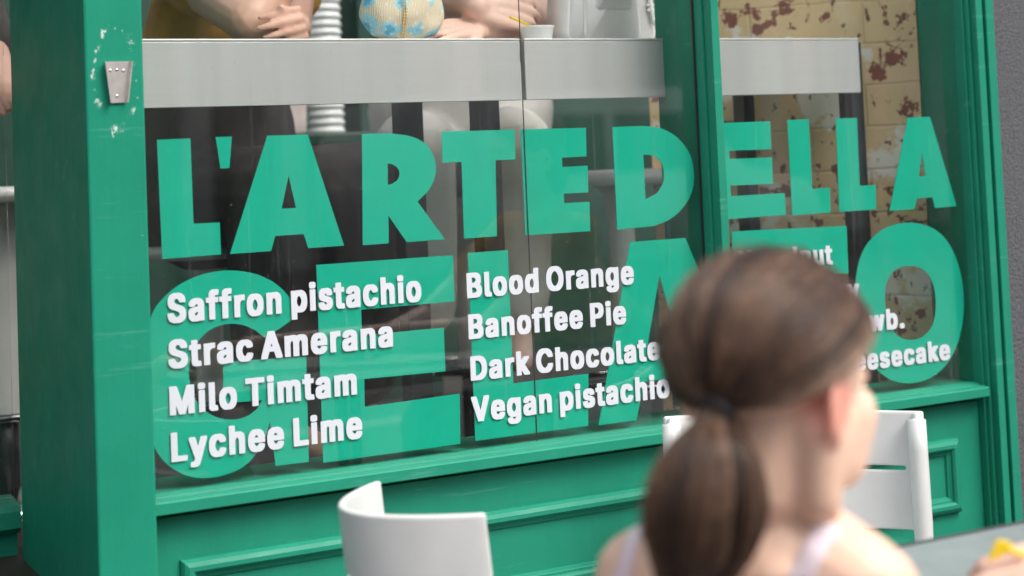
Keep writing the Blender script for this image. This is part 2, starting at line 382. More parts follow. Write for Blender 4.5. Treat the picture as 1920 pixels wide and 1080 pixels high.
def openspline2(pts, closed=False):        # smooth curve through photo points
    return [(q[0], q[1]) for q in (spline(pts, 5) if closed else openspline(pts, 4))]
GLY = {'.':[267,[[[9,-2],[25,-19],[43,-27],[147,-27],[157,-24],[172,-14],[184,3],[187,15],[187,67],[184,79],[172,96],[162,104],[147,109],[135,111],[55,111],[40,108],[24,99],[9,85],[6,77],[6,8]]]],'A':[559,[[[507,-19],[507,24],[505,33],[321,528],[313,532],[163,532],[156,529],[-23,40],[-28,24],[-27,-19],[-20,-23],[123,-23],[130,-20],[175,107],[182,118],[299,117],[349,-19],[354,-22],[499,-23]],[[240,285],[262,226],[259,222],[221,222],[217,226],[237,283]]]],'B':[535,[[[17,529],[17,-19],[24,-23],[322,-23],[367,-13],[413,9],[435,31],[446,47],[456,66],[463,105],[463,166],[456,207],[438,239],[408,269],[426,289],[434,302],[442,328],[444,352],[441,421],[429,457],[417,477],[395,499],[379,510],[338,527],[312,532],[24,532]],[[172,309],[171,426],[219,427],[250,419],[267,408],[279,393],[287,374],[284,359],[273,340],[257,325],[231,313],[198,308]],[[172,207],[229,206],[257,198],[275,188],[291,172],[306,145],[306,131],[298,115],[282,100],[265,90],[229,82],[172,83]]]],'C':[589,[[[464,30],[481,50],[505,90],[517,133],[516,181],[509,184],[368,184],[363,181],[350,145],[323,111],[292,90],[266,83],[249,87],[222,102],[200,121],[182,145],[170,167],[158,198],[150,236],[150,271],[158,312],[165,331],[180,359],[192,377],[228,410],[252,422],[268,427],[304,412],[339,381],[359,343],[363,328],[368,325],[509,325],[516,328],[517,376],[512,398],[493,440],[480,460],[450,490],[409,517],[361,534],[328,539],[206,539],[178,534],[137,522],[104,505],[84,490],[52,458],[32,428],[15,395],[6,367],[-4,312],[-4,198],[1,164],[6,143],[22,98],[37,71],[52,51],[85,18],[111,-1],[135,-13],[171,-25],[197,-30],[337,-30],[354,-27],[399,-13],[423,-1]]]],'D':[581,[[[17,-20],[24,-23],[293,-23],[310,-20],[365,-6],[395,9],[418,24],[450,54],[465,74],[482,105],[499,155],[506,205],[506,307],[501,343],[489,390],[456,450],[425,481],[400,498],[367,515],[348,522],[312,530],[291,532],[24,532],[17,528]],[[172,83],[170,424],[174,427],[205,427],[243,419],[276,405],[295,391],[315,372],[337,333],[344,312],[351,276],[351,233],[346,207],[334,171],[318,143],[298,120],[279,106],[241,90],[200,82]]]],'H':[596,[[[500,-20],[501,528],[493,532],[355,532],[347,528],[345,314],[174,313],[170,316],[170,528],[162,532],[24,532],[17,529],[17,-19],[24,-23],[162,-23],[170,-19],[172,207],[343,208],[347,205],[347,-19],[355,-23],[493,-23]]]],'L':[472,[[[22,531],[16,526],[17,-19],[24,-23],[398,-23],[405,-20],[406,76],[400,81],[171,83],[170,528],[162,532]]]],'M':[707,[[[613,528],[605,532],[438,532],[431,529],[315,232],[198,529],[191,532],[24,532],[17,529],[17,-19],[24,-23],[160,-23],[167,-19],[169,155],[241,-20],[248,-23],[381,-22],[388,-18],[391,-12],[457,155],[459,-19],[467,-23],[605,-23],[612,-20]]]],'O':[612,[[[430,505],[378,529],[328,539],[206,539],[156,529],[104,505],[83,489],[53,459],[39,440],[15,395],[6,367],[-2,328],[-4,312],[-4,198],[-2,178],[6,143],[15,114],[37,71],[67,33],[111,-1],[135,-13],[171,-25],[197,-30],[337,-30],[352,-27],[399,-13],[431,5],[452,20],[481,50],[502,81],[521,124],[536,188],[539,209],[539,298],[534,336],[521,386],[500,431],[479,462],[452,489]],[[268,82],[249,87],[223,102],[209,113],[190,135],[172,162],[163,183],[150,236],[153,286],[158,312],[170,343],[184,367],[206,394],[230,412],[264,425],[283,422],[306,410],[340,379],[364,340],[376,307],[384,271],[384,238],[376,202],[364,169],[348,138],[306,99],[285,87]]]],'P':[524,[[[17,-20],[24,-23],[162,-23],[169,-20],[172,162],[307,163],[345,171],[376,185],[398,199],[419,220],[439,252],[451,293],[454,307],[454,390],[446,424],[432,457],[420,474],[401,493],[379,508],[348,522],[298,532],[24,532],[17,528]],[[172,266],[171,426],[219,427],[253,417],[281,391],[294,364],[297,343],[291,324],[282,305],[268,288],[241,273],[195,265]]]],'R':[528,[[[17,529],[17,-19],[24,-23],[162,-23],[170,-19],[170,171],[174,175],[200,175],[215,152],[307,-20],[315,-23],[465,-23],[472,-20],[472,24],[379,195],[406,214],[424,232],[439,257],[451,295],[454,312],[454,393],[446,431],[434,457],[424,472],[403,494],[379,510],[345,524],[317,530],[298,532],[24,532]],[[172,426],[219,427],[241,422],[255,417],[281,396],[291,378],[298,352],[289,321],[268,297],[243,285],[219,280],[171,281]]]],'S':[526,[[[59,0],[93,-17],[150,-32],[300,-32],[347,-19],[393,2],[418,24],[436,50],[448,76],[453,105],[453,179],[441,219],[420,246],[393,268],[350,289],[252,316],[212,331],[185,347],[171,361],[165,372],[166,384],[176,399],[190,413],[209,425],[226,430],[250,420],[273,401],[286,381],[292,357],[297,354],[438,354],[445,357],[446,407],[436,448],[418,476],[385,506],[350,525],[331,532],[304,537],[288,540],[166,540],[123,532],[76,510],[50,492],[25,462],[8,419],[6,353],[11,319],[18,300],[39,269],[66,247],[107,228],[254,182],[276,168],[290,154],[296,143],[296,134],[291,124],[273,101],[243,83],[223,78],[195,88],[170,107],[159,124],[150,155],[143,160],[2,161],[-5,158],[-6,105],[6,60],[22,34],[35,19]]]],'T':[528,[[[156,-23],[294,-23],[301,-19],[302,424],[306,427],[453,427],[460,430],[462,526],[456,531],[-4,532],[-11,528],[-11,430],[-4,427],[144,427],[147,424],[147,-17]]]],'V':[559,[[[-27,528],[-28,485],[-25,476],[158,-19],[166,-23],[316,-23],[323,-20],[505,476],[507,485],[507,528],[499,532],[356,532],[349,528],[242,221],[239,221],[237,228],[130,527],[121,532],[-20,532]]]],'a':[468,[[[382,-22],[383,269],[381,298],[371,334],[364,348],[348,369],[327,384],[304,396],[277,404],[249,409],[149,409],[111,404],[77,394],[54,382],[35,368],[10,341],[-2,317],[-2,272],[4,266],[54,251],[137,251],[146,256],[167,284],[185,296],[196,299],[214,286],[226,265],[221,257],[213,254],[137,244],[73,232],[30,213],[8,196],[-9,169],[-14,146],[-14,65],[-9,46],[1,26],[14,7],[32,-8],[54,-19],[73,-27],[99,-32],[218,-32],[249,-25],[375,-25]],[[227,145],[226,131],[216,112],[210,103],[187,83],[170,76],[160,81],[146,96],[142,105],[146,115],[163,130],[177,137],[196,141]]]],'b':[503,[[[10,530],[10,-20],[17,-24],[141,-24],[165,-31],[298,-31],[329,-21],[353,-9],[381,12],[401,37],[418,68],[433,123],[435,142],[435,237],[433,254],[418,308],[401,339],[387,356],[358,382],[315,402],[293,407],[160,406],[159,527],[153,533],[17,533]],[[222,79],[215,82],[195,97],[181,116],[169,139],[159,182],[164,223],[181,263],[203,288],[219,298],[247,280],[258,266],[277,220],[283,192],[280,170],[272,142],[261,118],[246,98]]]],'c':[475,[[[365,367],[346,381],[317,395],[298,402],[272,407],[141,407],[103,397],[74,383],[53,367],[30,344],[7,304],[-3,275],[-10,232],[-10,142],[-3,99],[7,73],[27,36],[55,7],[69,-4],[103,-21],[131,-28],[146,-31],[274,-31],[308,-23],[339,-9],[375,20],[394,47],[408,80],[408,123],[346,141],[265,140],[260,137],[243,105],[227,88],[212,79],[203,79],[183,94],[162,120],[150,149],[142,187],[152,235],[164,258],[184,283],[205,297],[210,297],[227,288],[246,266],[257,242],[265,238],[346,238],[405,256],[406,304],[387,342]]]],'d':[503,[[[417,530],[410,533],[272,533],[266,527],[265,406],[131,407],[117,404],[100,400],[67,383],[53,372],[24,339],[0,289],[-10,247],[-10,132],[-3,94],[14,54],[24,37],[43,13],[67,-7],[96,-21],[127,-31],[260,-31],[284,-24],[410,-24],[417,-20]],[[203,79],[189,88],[166,113],[147,158],[142,189],[152,237],[164,261],[176,277],[205,298],[224,286],[246,258],[256,239],[266,187],[256,142],[244,116],[229,95]]]],'e':[483,[[[46,362],[26,339],[9,311],[-10,242],[-10,142],[-3,99],[19,49],[42,18],[69,-4],[98,-18],[150,-31],[281,-31],[296,-28],[322,-21],[346,-9],[372,10],[394,35],[408,63],[409,108],[405,114],[348,129],[269,129],[260,124],[248,103],[234,88],[212,76],[198,82],[171,104],[159,120],[150,142],[153,145],[408,145],[415,149],[416,249],[411,275],[403,301],[392,327],[371,356],[346,378],[315,395],[286,404],[267,407],[139,407],[103,397],[69,381]],[[252,247],[158,245],[155,249],[177,280],[205,299],[216,294],[232,280]]]],'f':[333,[[[41,-22],[180,-23],[187,-19],[188,300],[191,303],[265,303],[274,309],[273,400],[265,403],[191,403],[189,405],[188,414],[196,433],[206,443],[265,444],[273,447],[288,497],[288,540],[282,546],[253,553],[130,553],[101,546],[82,536],[62,521],[41,490],[36,469],[35,405],[-30,403],[-37,400],[-37,307],[-30,303],[32,303],[36,300],[36,-17]]]],'g':[504,[[[417,399],[410,402],[277,402],[260,407],[131,407],[96,397],[67,383],[40,358],[26,342],[14,323],[-3,284],[-10,246],[-10,134],[-3,99],[19,54],[48,19],[72,3],[96,-9],[117,-16],[60,-17],[12,-43],[7,-49],[7,-92],[14,-106],[28,-123],[50,-142],[74,-157],[122,-171],[141,-174],[274,-174],[312,-166],[348,-152],[379,-131],[394,-113],[408,-89],[416,-61],[416,-37],[418,-30]],[[205,298],[219,290],[234,278],[246,261],[261,225],[266,201],[264,170],[253,139],[235,111],[224,100],[205,90],[184,102],[164,125],[147,163],[142,192],[147,220],[162,258],[181,283]],[[149,-20],[258,-18],[259,-20],[253,-35],[239,-52],[210,-67],[193,-64],[180,-56],[167,-45]]]],'h':[489,[[[10,529],[10,-19],[17,-23],[150,-23],[158,-19],[159,216],[161,233],[169,257],[177,270],[197,290],[210,296],[228,283],[242,264],[249,235],[252,214],[252,-19],[260,-23],[393,-23],[400,-20],[402,285],[396,316],[387,343],[373,362],[351,383],[310,403],[286,408],[160,407],[159,526],[153,531],[17,532]]]],'i':[246,[[[170,450],[170,516],[166,526],[143,543],[124,549],[46,549],[31,546],[12,536],[0,521],[-3,512],[-3,452],[6,435],[24,423],[34,420],[134,420],[156,431],[165,439]],[[15,403],[9,397],[9,-17],[17,-23],[153,-22],[159,-17],[159,397],[150,403]]]],'k':[460,[[[10,529],[10,-19],[17,-23],[150,-23],[158,-20],[160,90],[246,-18],[253,-22],[408,-23],[415,-20],[415,24],[266,212],[278,228],[403,356],[403,400],[396,403],[243,403],[236,399],[160,322],[158,528],[150,532],[17,532]]]],'l':[268,[[[15,532],[9,526],[9,41],[16,17],[33,-5],[53,-17],[74,-25],[205,-25],[217,-22],[225,-14],[225,31],[215,74],[208,78],[172,78],[164,86],[159,105],[158,529],[150,532]]]],'m':[689,[[[10,400],[10,-20],[17,-23],[150,-23],[158,-19],[159,226],[164,252],[174,271],[188,289],[198,295],[205,291],[219,277],[228,255],[229,-19],[236,-23],[372,-23],[379,-20],[380,238],[390,269],[397,278],[417,296],[424,294],[442,274],[449,255],[452,233],[452,-19],[460,-23],[593,-23],[601,-19],[602,300],[596,326],[584,352],[573,369],[558,384],[522,403],[486,410],[388,410],[358,405],[322,390],[305,400],[284,408],[260,410],[174,410],[141,403],[17,403]]]],'n':[489,[[[10,400],[10,-19],[17,-23],[150,-23],[158,-19],[159,216],[161,233],[169,257],[177,270],[197,290],[210,296],[228,283],[242,264],[249,235],[252,214],[252,-19],[260,-23],[393,-23],[400,-20],[402,285],[396,316],[387,343],[373,362],[343,389],[317,400],[286,408],[179,408],[153,403],[17,403]]]],'o':[494,[[[367,12],[387,35],[408,73],[418,99],[425,132],[425,242],[418,277],[399,323],[386,343],[369,362],[346,381],[312,397],[274,407],[141,407],[103,397],[74,383],[53,367],[29,343],[7,304],[-3,277],[-10,232],[-10,142],[-8,125],[2,85],[28,35],[69,-4],[103,-21],[146,-31],[267,-31],[284,-28],[312,-21],[339,-9]],[[208,298],[219,292],[234,281],[253,256],[263,235],[273,192],[268,156],[251,116],[229,91],[210,79],[203,79],[186,91],[162,120],[150,149],[142,187],[152,235],[164,258],[184,283]]]],'p':[503,[[[10,-163],[17,-166],[153,-165],[159,-160],[160,-31],[274,-33],[303,-30],[324,-22],[358,-6],[379,10],[399,33],[418,69],[433,123],[435,142],[435,235],[427,281],[411,323],[383,362],[360,381],[327,398],[303,405],[281,408],[169,408],[150,403],[17,403],[10,400]],[[222,80],[199,92],[183,112],[169,140],[159,183],[164,223],[178,259],[195,281],[219,298],[236,289],[261,262],[277,221],[283,192],[277,157],[258,114],[236,89]]]],'r':[338,[[[15,-22],[150,-23],[158,-19],[159,224],[162,240],[175,269],[192,285],[210,296],[219,299],[279,299],[286,302],[286,405],[279,408],[155,408],[138,403],[17,403],[10,400],[9,-17]]]],'s':[444,[[[32,1],[71,-21],[114,-31],[252,-31],[279,-26],[305,-16],[330,-1],[352,19],[370,47],[375,66],[375,144],[364,176],[341,201],[302,223],[191,253],[171,263],[161,275],[162,281],[176,295],[188,300],[201,292],[223,256],[231,252],[307,252],[364,267],[368,273],[367,318],[355,344],[344,361],[330,375],[291,397],[252,407],[121,407],[95,402],[52,383],[33,368],[19,352],[9,335],[4,316],[1,251],[4,227],[14,204],[21,193],[36,179],[52,167],[93,151],[191,126],[208,116],[217,104],[214,98],[201,85],[181,76],[168,82],[156,94],[139,127],[133,131],[52,131],[-2,119],[-8,113],[-8,68],[-5,54],[7,29]]]],'t':[306,[[[251,-22],[257,-16],[257,31],[247,74],[239,78],[187,78],[177,89],[171,108],[171,301],[175,304],[241,304],[249,308],[249,398],[241,402],[172,403],[171,489],[165,494],[25,494],[19,489],[18,403],[-30,402],[-37,398],[-38,310],[-30,304],[15,304],[19,301],[19,72],[22,48],[31,20],[46,1],[53,-5],[72,-17],[96,-24],[111,-27],[234,-27]]]],'u':[489,[[[400,-20],[401,400],[393,403],[260,403],[252,400],[252,171],[249,150],[242,126],[231,108],[218,92],[200,83],[178,102],[169,116],[161,140],[159,159],[158,400],[150,403],[17,403],[10,400],[9,85],[14,61],[24,38],[40,14],[54,0],[69,-11],[96,-23],[119,-28],[246,-28],[260,-23],[393,-23]]]],'w':[646,[[[590,400],[582,403],[442,403],[435,400],[399,274],[394,283],[361,400],[354,403],[213,403],[205,397],[170,272],[165,281],[132,400],[125,403],[-13,403],[-20,400],[-21,352],[92,-18],[101,-23],[237,-23],[244,-20],[281,109],[285,112],[323,-20],[330,-23],[466,-23],[474,-19],[588,347],[591,359]]]],'y':[468,[[[7,-163],[26,-168],[152,-168],[167,-165],[193,-153],[212,-139],[229,-120],[256,-64],[410,340],[416,357],[414,400],[407,404],[267,404],[260,400],[195,224],[190,231],[129,400],[122,404],[-19,404],[-26,400],[-27,352],[110,-2],[98,-33],[91,-46],[76,-60],[69,-63],[24,-63],[16,-67],[1,-119],[1,-157]]]],'z':[459,[[[382,-20],[382,76],[375,80],[204,81],[378,309],[378,400],[370,403],[11,403],[4,400],[4,302],[11,299],[170,299],[173,295],[-2,69],[-1,-19],[6,-23],[375,-23]]]]}   # outline of each letter, thousandths of the type size
# ------------------------------------------------------------------ street and pavement
def struct(name, bm, m_): return tag(obj(name, bm, m_), kind='structure')
struct('pavement', box(B(), -9, 16, -4.6, .9, -.15, 0, 0), M['paving'])
struct('kerb', box(B(), -9, 16, -4.75, -4.603, -.25, .004, .01), M['render_wall'])
struct('road', box(B(), -60, 60, -13.0, -4.753, -.30, -.13), M['asphalt'])
struct('far_pavement', box(B(), -60, 60, -16, -13.003, -.3, 0), M['paving'])
struct('ground', box(B(), -120, 120, -120, 120, -.6, -.31), M['asphalt'])
# inside the shop
FZ = .56
struct('shop_floor', box(B(), .2, 3.2, .06, 4.2, .3, FZ), M['floor'])

# ------------------------------------------------------------------ shop front (one built thing)
GX0, GX1 = .60, 2.251          # glazed width
MX = 1.632                     # mullion
sf = thing('shopfront', 'green painted timber shopfront with lettered windows beside grey roughcast wall', 'shopfront', (0, 0, 0))
P = M['paint']
pst = paint('green_gloss_paint_worn', (.586, 1.345, .030, .072), .10)
obj('corner_post', box(B(), .543, .628, -.05, .49, 0, 2.4, .004), pst, sf)
b = B()
box(b, MX, MX+.021, -.026, .10, .728, 2.3, .0012)
box(b, MX+.0045, MX+.021, -.050, -.0265, .728, 2.3, .0012)
obj('mullion', b, P, sf)
b = B()
box(b, 2.251, 2.32, -.024, .04, 0, 2.4, .0015)
box(b, 2.2552, 2.32, -.034, -.0245, 0, 2.4, .0012)
box(b, 2.262, 2.2795, -.050, -.0345, 0, 2.4, .0015)
box(b, 2.2855, 2.306, -.053, -.0345, 0, 2.4, .0015)
obj('jamb', b, P, sf)
# inner reveal seen through the right pane
b = B(); box(b, 2.2535, 2.32, .0405, .105, FZ, 2.4, .002); box(b, 1.640, 1.653, .101, .135, .74, 2.3, .002)
obj('inner_reveal', b, P, sf)
b = B()
prism(b, [(.12, .736), (.0, .736), (-.015, .7335), (-.0165, .7300), (-.021, .7292), (-.023, .7318),
          (-.038, .7298), (-.0405, .7275), (-.0410, .7125), (-.0385, .7105), (-.030, .7095), (.12, .7095)], .620, 2.2505)
obj('sill', b, P, sf)
b = B(); box(b, .620, 2.2505, -.008, .012, 0, .7010, .001)
pan = obj('riser_panel', b, P, sf)
# bolection moulding frame on the riser
prof = [(0, -.0078), (0, -.014), (.004, -.020), (.010, -.0235), (.0165, -.0235), (.0205, -.020), (.0215, -.0155), (.0245, -.0155), (.0262, -.0135), (.029, -.0125), (.0305, -.0078)]
def moulding(bm, x0, x1, z0, z1, prof):
    corners = [(x0, z0, 1, 1), (x1, z0, -1, 1), (x1, z1, -1, -1), (x0, z1, 1, -1)]
    L = [[bm.verts.new((cx+sx*t, y, cz+sz*t)) for t, y in prof] for cx, cz, sx, sz in corners]
    n = len(prof)
    for i in range(4):
        a, c = L[i], L[(i+1) % 4]
        for j in range(n-1): bm.faces.new((a[j], a[j+1], c[j+1], c[j]))
    bmesh.ops.recalc_face_normals(bm, faces=bm.faces[:]); return bm
obj('panel_moulding', moulding(B(), .671, 2.187, .498, .637, prof), P, pan)
obj('panel_moulding', moulding(B(), .671, 2.187, .06, .45, prof), P, pan)
b = B(); box(b, .543, 2.32, -.045, .14, 2.303, 2.42, .003); obj('head_beam', b, P, sf)

# glazing: three panes, the lettering stuck to them
XJ = 1.281                      # butt joint of the left glazing
panes = []
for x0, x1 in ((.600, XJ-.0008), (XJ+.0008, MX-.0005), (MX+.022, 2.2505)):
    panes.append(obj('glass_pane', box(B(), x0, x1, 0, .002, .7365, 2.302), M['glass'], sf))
obj('glass_joint', box(B(), XJ-.0006, XJ+.0006, .0002, .0018, .737, 2.302), M['silicone'], sf)
b = B(); box(b, MX-.0032, MX-.0007, -.004, -.0003, .737, 2.302); obj('glazing_seal', b, M['rubber'], sf)

LY = .0027
def px(pts): return [(q.x, q.z) for q in (at(x, y, LY) for x, y in pts)]
LET = {}
LET['L'] = [[px([(294.3, 262), (356.9, 259.5), (362.7, 419.4), (411.9, 417), (414.3, 477), (304, 485.7)])]]
LET['apostrophe'] = [[px([(404.3, 257), (434.6, 256.2), (430, 315), (413.3, 316)])]]
LET['A'] = [[px([(501.3, 254.4), (576.9, 252.3), (645, 460.6), (577.6, 465.2), (569.3, 439), (516, 442.4), (508, 470.6), (431, 476.2)]),
             px([(540.8, 329.3), (555.2, 389.8), (528, 391.4)])]]
LET['R'] = [[px([(678.6, 251.6), (700, 250)] + openspline2([(735, 250.3), (769.4, 255.5), (797, 269), (812.4, 291), (817, 314), (814.8, 333), (803.8, 356), (782.5, 378)]) +
                [(834, 448.6), (762.5, 454), (728, 404), (728.8, 456.2), (680, 459.8)]),
             px([(726.4, 306.6)] + openspline2([(735, 307.5), (745, 315), (748.8, 325), (745.3, 337), (735, 345)]) + [(727, 346.8)])]]
LET['T'] = [[px([(827.7, 246.8), (964.6, 243), (966.2, 298.7), (929, 300.8), (931.6, 442.9), (869.9, 447.3), (865, 303.6), (829, 305.2)])]]
LET['E'] = [[px([(976.3, 242.9), (1098.4, 239.5), (1099.6, 293.3), (1053.4, 295.6), (1054.4, 313.2), (1101.6, 310.7), (1103, 360.7), (1056.6, 363.2),
                 (1057.5, 380.9), (1105, 378.3), (1106.6, 433.4), (984.8, 441.3)])]]
LET['D'] = [[px([(1148.2, 238.3)] + openspline2([(1190, 236.6), (1212, 236.6), (1243, 242), (1273, 261), (1294, 291), (1301, 325), (1297.4, 358.5), (1281.6, 387.8), (1256.5, 411), (1225, 424)]) + [(1157, 430.4)]),
             px([(1206, 290)] + openspline2([(1214, 290), (1227, 293), (1238.6, 303.4), (1244, 320.7), (1243, 342.8), (1232, 362)]) + [(1210, 374.5)])]]
LET['E2'] = [[px([(1325, 231.5), (1443.7, 227.4), (1446.2, 279.6), (1366.7, 282.8), (1367.4, 298), (1447, 295), (1449, 344.6), (1369, 348.3), (1370.4, 367.8), (1471, 362),
                  (1473.3, 402.5), (1335, 413.5)])]]
LET['L2'] = [[px([(1476.3, 224.8), (1516, 223.5), (1523, 354.4), (1555.6, 352), (1557.2, 398.5), (1485.2, 403.8)])]]
LET['L3'] = [[px([(1566.7, 222.2), (1606.3, 220.9), (1611.9, 348.4), (1641, 346.5), (1642.8, 392.7), (1573.5, 397.4)])]]
LET['A2'] = [[px([(1701.9, 220.4), (1743.3, 219.1), (1793.6, 386.6), (1752.6, 389.8), (1748, 370.2), (1718.8, 372.2), (1714, 391.9), (1667.4, 395.6)]),
              px([(1728.5, 287), (1735.2, 329.6), (1722.2, 330.7)])]]
LET['G'] = [[px([(574, 668.5), (578.8, 866), (516.8, 873.5), (506, 791.5)] +
                openspline2([(497.5, 818), (478.5, 853), (453, 877), (418.8, 891), (384.8, 896.3), (355, 893), (325, 879), (300, 856), (281, 817), (271, 760), (268, 700), (273, 640), (287.7, 583), (316.6, 549), (346.5, 528), (384.8, 513), (427.4, 507), (470, 511.3), (504, 524), (530, 543), (549, 566)]) +
                [(550, 598), (497.6, 634)] +
                openspline2([(478.5, 619), (457, 610), (431.6, 607), (406, 612.6), (384.8, 625), (367.7, 646), (357, 674), (354, 700), (359, 731), (372, 757), (393.3, 776), (418.8, 785.5), (444.4, 786), (465.7, 779), (482.7, 766)]) +
                [(491.2, 750.5), (419.5, 756), (418, 679)])]]
LET['E3'] = [[px([(593, 496.6), (848.9, 478.5), (851.9, 565), (676.9, 580.7), (678.6, 628.6), (831.9, 614.3), (834.9, 696.2), (682.8, 710.8), (683.7, 763), (861.7, 738), (863, 832), (606, 867.6)])]]
LET['L4'] = [[px([(877, 474.2), (951.9, 469), (962.2, 718.7), (1103, 700.5), (1102.6, 798.2), (891, 826.4)])]]
LET['A3'] = [[px([(1181.5, 453.8), (1284.8, 446), (1415, 757), (1345, 767), (1327, 700), (1207, 716), (1193.3, 787.8), (1122, 797)]),
              px([(1236, 517.4), (1272, 640), (1214, 647)])]]
LET['T2'] = [[px([(1372, 433.9), (1587, 423.6), (1590.7, 512.2), (1515, 517), (1530, 740), (1445, 752), (1438, 523), (1375, 527.5)])]]
LET['O'] = [[px(openspline2([(1706.7, 417.3), (1746.7, 427), (1776.7, 453.3), (1796.7, 496.7), (1806.5, 550), (1805, 600), (1794, 646.7), (1773, 685), (1743, 709), (1707, 718.5), (1673, 713), (1643, 692), (1620, 655), (1606, 600), (1603, 545), (1608, 500), (1620, 466.7), (1640, 442), (1667, 424.5)], True)),
             px(openspline2([(1703, 498), (1733, 507), (1750, 535), (1754.5, 575), (1747.5, 611), (1728, 632), (1703, 637), (1680, 627), (1664, 598), (1659, 562), (1662, 531), (1677, 507)], True))]]
NICE = {'E2': 'E', 'L2': 'L', 'L3': 'L', 'A2': 'A', 'E3': 'E', 'L4': 'L', 'A3': 'A', 'T2': 'T'}
for k, (polys,) in LET.items():
    cx = sum(p[0] for p in polys[0])/len(polys[0])
    pn = panes[0] if cx < XJ-.02 else panes[1] if cx < MX else panes[2]
    big = k in ('G', 'E3', 'L4', 'A3', 'T2', 'O')
    n = NICE.get(k, k)
    o = obj('window_letter', sheet(polys, LY, .0011), M['vinyl'], pn)
    o['label'] = ('tall green vinyl letter ' if big else 'smaller green vinyl letter ')+n if n != 'apostrophe' else 'green vinyl apostrophe'

# white flavour names on the outside of the glass
TY = -.0008
def words(text, l, r, base, top, n_pane, right=None):
    """l, r: photo x of the two ends; base, top: photo points on the baseline and cap line of the first letter"""
    z0 = at(l, base, TY).z; z1 = at(l, top, TY).z; x0 = at(l, base, TY).x; x1 = at(r, base-(r-l)*.075, TY).x
    x = 0; polys = []; k = (z1-z0)/.529
    for ch in text:
        if ch == ' ': x += 160; continue
        a, ps = GLY[ch]
        polys.append([[((x+q[0])/1000, q[1]/1000) for q in p] for p in ps])
        x += a
    xs = [q[0] for g_ in polys for p in g_ for q in p]; mn, mx = min(xs), max(xs); kx = (x1-x0)/(mx-mn)
    bm = B()
    for i, g_ in enumerate(polys):          # letters one by one, so that close neighbours may touch
        me = sheet([[(x0+(q[0]-mn)*kx, z0+q[1]*k) for q in p] for p in g_], TY-.00006*(i % 2), .0006)
        bm.from_mesh(me); bpy.data.meshes.remove(me)
    o = obj('flavour_name', bm, M['white_vinyl'], panes[n_pane])
    o['label'] = 'white lettering '+text
words('Saffron pistachio', 314.5, 790.6, 604, 551.5, 0)
words('Strac Amerana', 316.2, 737.5, 689.5, 638.5, 0)
words('Milo Timtam', 318.5, 670, 777.2, 725.5, 0)
words('Lychee Lime', 321.5, 680.5, 864.8, 812, 0)
words('Blood Orange', 876, 1189, 557.5, 512.5, 1)
words('Banoffee Pie', 879, 1174.8, 634.5, 590, 1)
words('Dark Chocolate', 883, 1239, 712.5, 668.5, 1)
words('Vegan pistachio', 885, 1257, 790, 744.5, 1)
words('Hazelnut', 1387, 1561.5, 509, 471, 2)
words('Raspberry', 1392, 1612, 581, 543, 2)
words('Strawb.', 1546, 1696.5, 630, 592, 2)
words('Cheesecake', 1548, 1782.5, 702, 664, 2)

# bracket on the post
br = thing('wall_bracket', 'small tapered zinc bracket screwed to the green post front', 'bracket', tuple(at(222, 155, -.0502)))
q = [at(x, y, -.058) for x, y in ((199, 115), (244, 114.5), (236, 192), (210, 193))]
b = B()
def slab(bm, pts, y0, y1, bev=.0006):
    a = [bm.verts.new((p.x, y0, p.z)) for p in pts]; c = [bm.verts.new((p.x, y1, p.z)) for p in pts]; n = len(pts)
    fs = [bm.faces.new(a), bm.faces.new(c[::-1])]
    for i in range(n): fs.append(bm.faces.new((a[i], c[i], c[(i+1) % n], a[(i+1) % n])))
    bmesh.ops.recalc_face_normals(bm, faces=bm.faces[:]); return bm
slab(b, q, -.0535, -.0515)
bp = obj('back_plate', b, M['zinc'], br)
for s0, s1, off in ((0, 3, -1), (1, 2, 1)):
    b = B(); p0, p1 = q[s0], q[s1]; d = Vector((.0022*off, 0, 0))
    v = [b.verts.new(c) for c in ((p0.x, -.0534, p0.z), (p0.x+d.x*.6, -.063, p0.z), (p1.x+d.x*.6, -.063, p1.z), (p1.x, -.0534, p1.z))]
    b.faces.new(v); r = bmesh.ops.extrude_face_region(b, geom=b.faces[:])
    for e in r['geom']:
        if isinstance(e, bmesh.types.BMVert): e.co.x += .0016*off
    bmesh.ops.recalc_face_normals(b, faces=b.faces[:]); obj('flange', b, M['zinc'], br)
for sx, sy in ((206.5, 132), (219.5, 131), (231, 132.5), (219.5, 180)):
    c = at(sx, sy, -.0535); b = B()
    bmesh.ops.create_uvsphere(b, u_segments=12, v_segments=8, radius=.0022, matrix=Matrix.Translation((c.x, -.0537, c.z)) @ Matrix.Diagonal((1, .55, 1, 1)))
    obj('screw', b, M['chrome'], br, True)

# grey roughcast wall to the right
gw = obj('roughcast_wall', box(B(), 2.3205, 6.5, -.030, .25, 0, 2.6), M['stucco'])
tag(gw, 'dark grey roughcast wall at the right of the green shopfront', 'wall')

# recess at the left of the post: a second window seen edge-on
rw = thing('entrance_window', 'narrow slice of entrance window beyond the green corner post', 'window', (.3, .52, 0))
b = B(); prism(b, [(.58, .600), (.58, .655), (.50, .650), (.495, .640), (.495, .612), (.515, .600)], -.9, .5425); obj('sill', b, P, rw)
obj('riser_panel', box(B(), -.9, .5425, .53, .56, 0, .599), P, rw)
en = thing('added_shade_porch', 'added unseen green porch shading the left face of the corner post', 'porch', (-.6, 0, 0))  # unseen post and roof, added to darken the corner post's left face
obj('post', box(B(), -.72, -.60, -.05, .519, 0, 2.2995, .004), P, en)
obj('added_ceiling', box(B(), -.72, .5425, -.05, 1.0, 2.30, 2.40, .003), P, en)
nb = tag(obj('added_side_wall', box(B(), -7, -.7205, -.03, .3, 0, 4.2), M['plaster']), 'added unseen tan plaster wall blocking sky left of the corner post', 'wall')  # unseen wall, added to keep sky light off the corner post
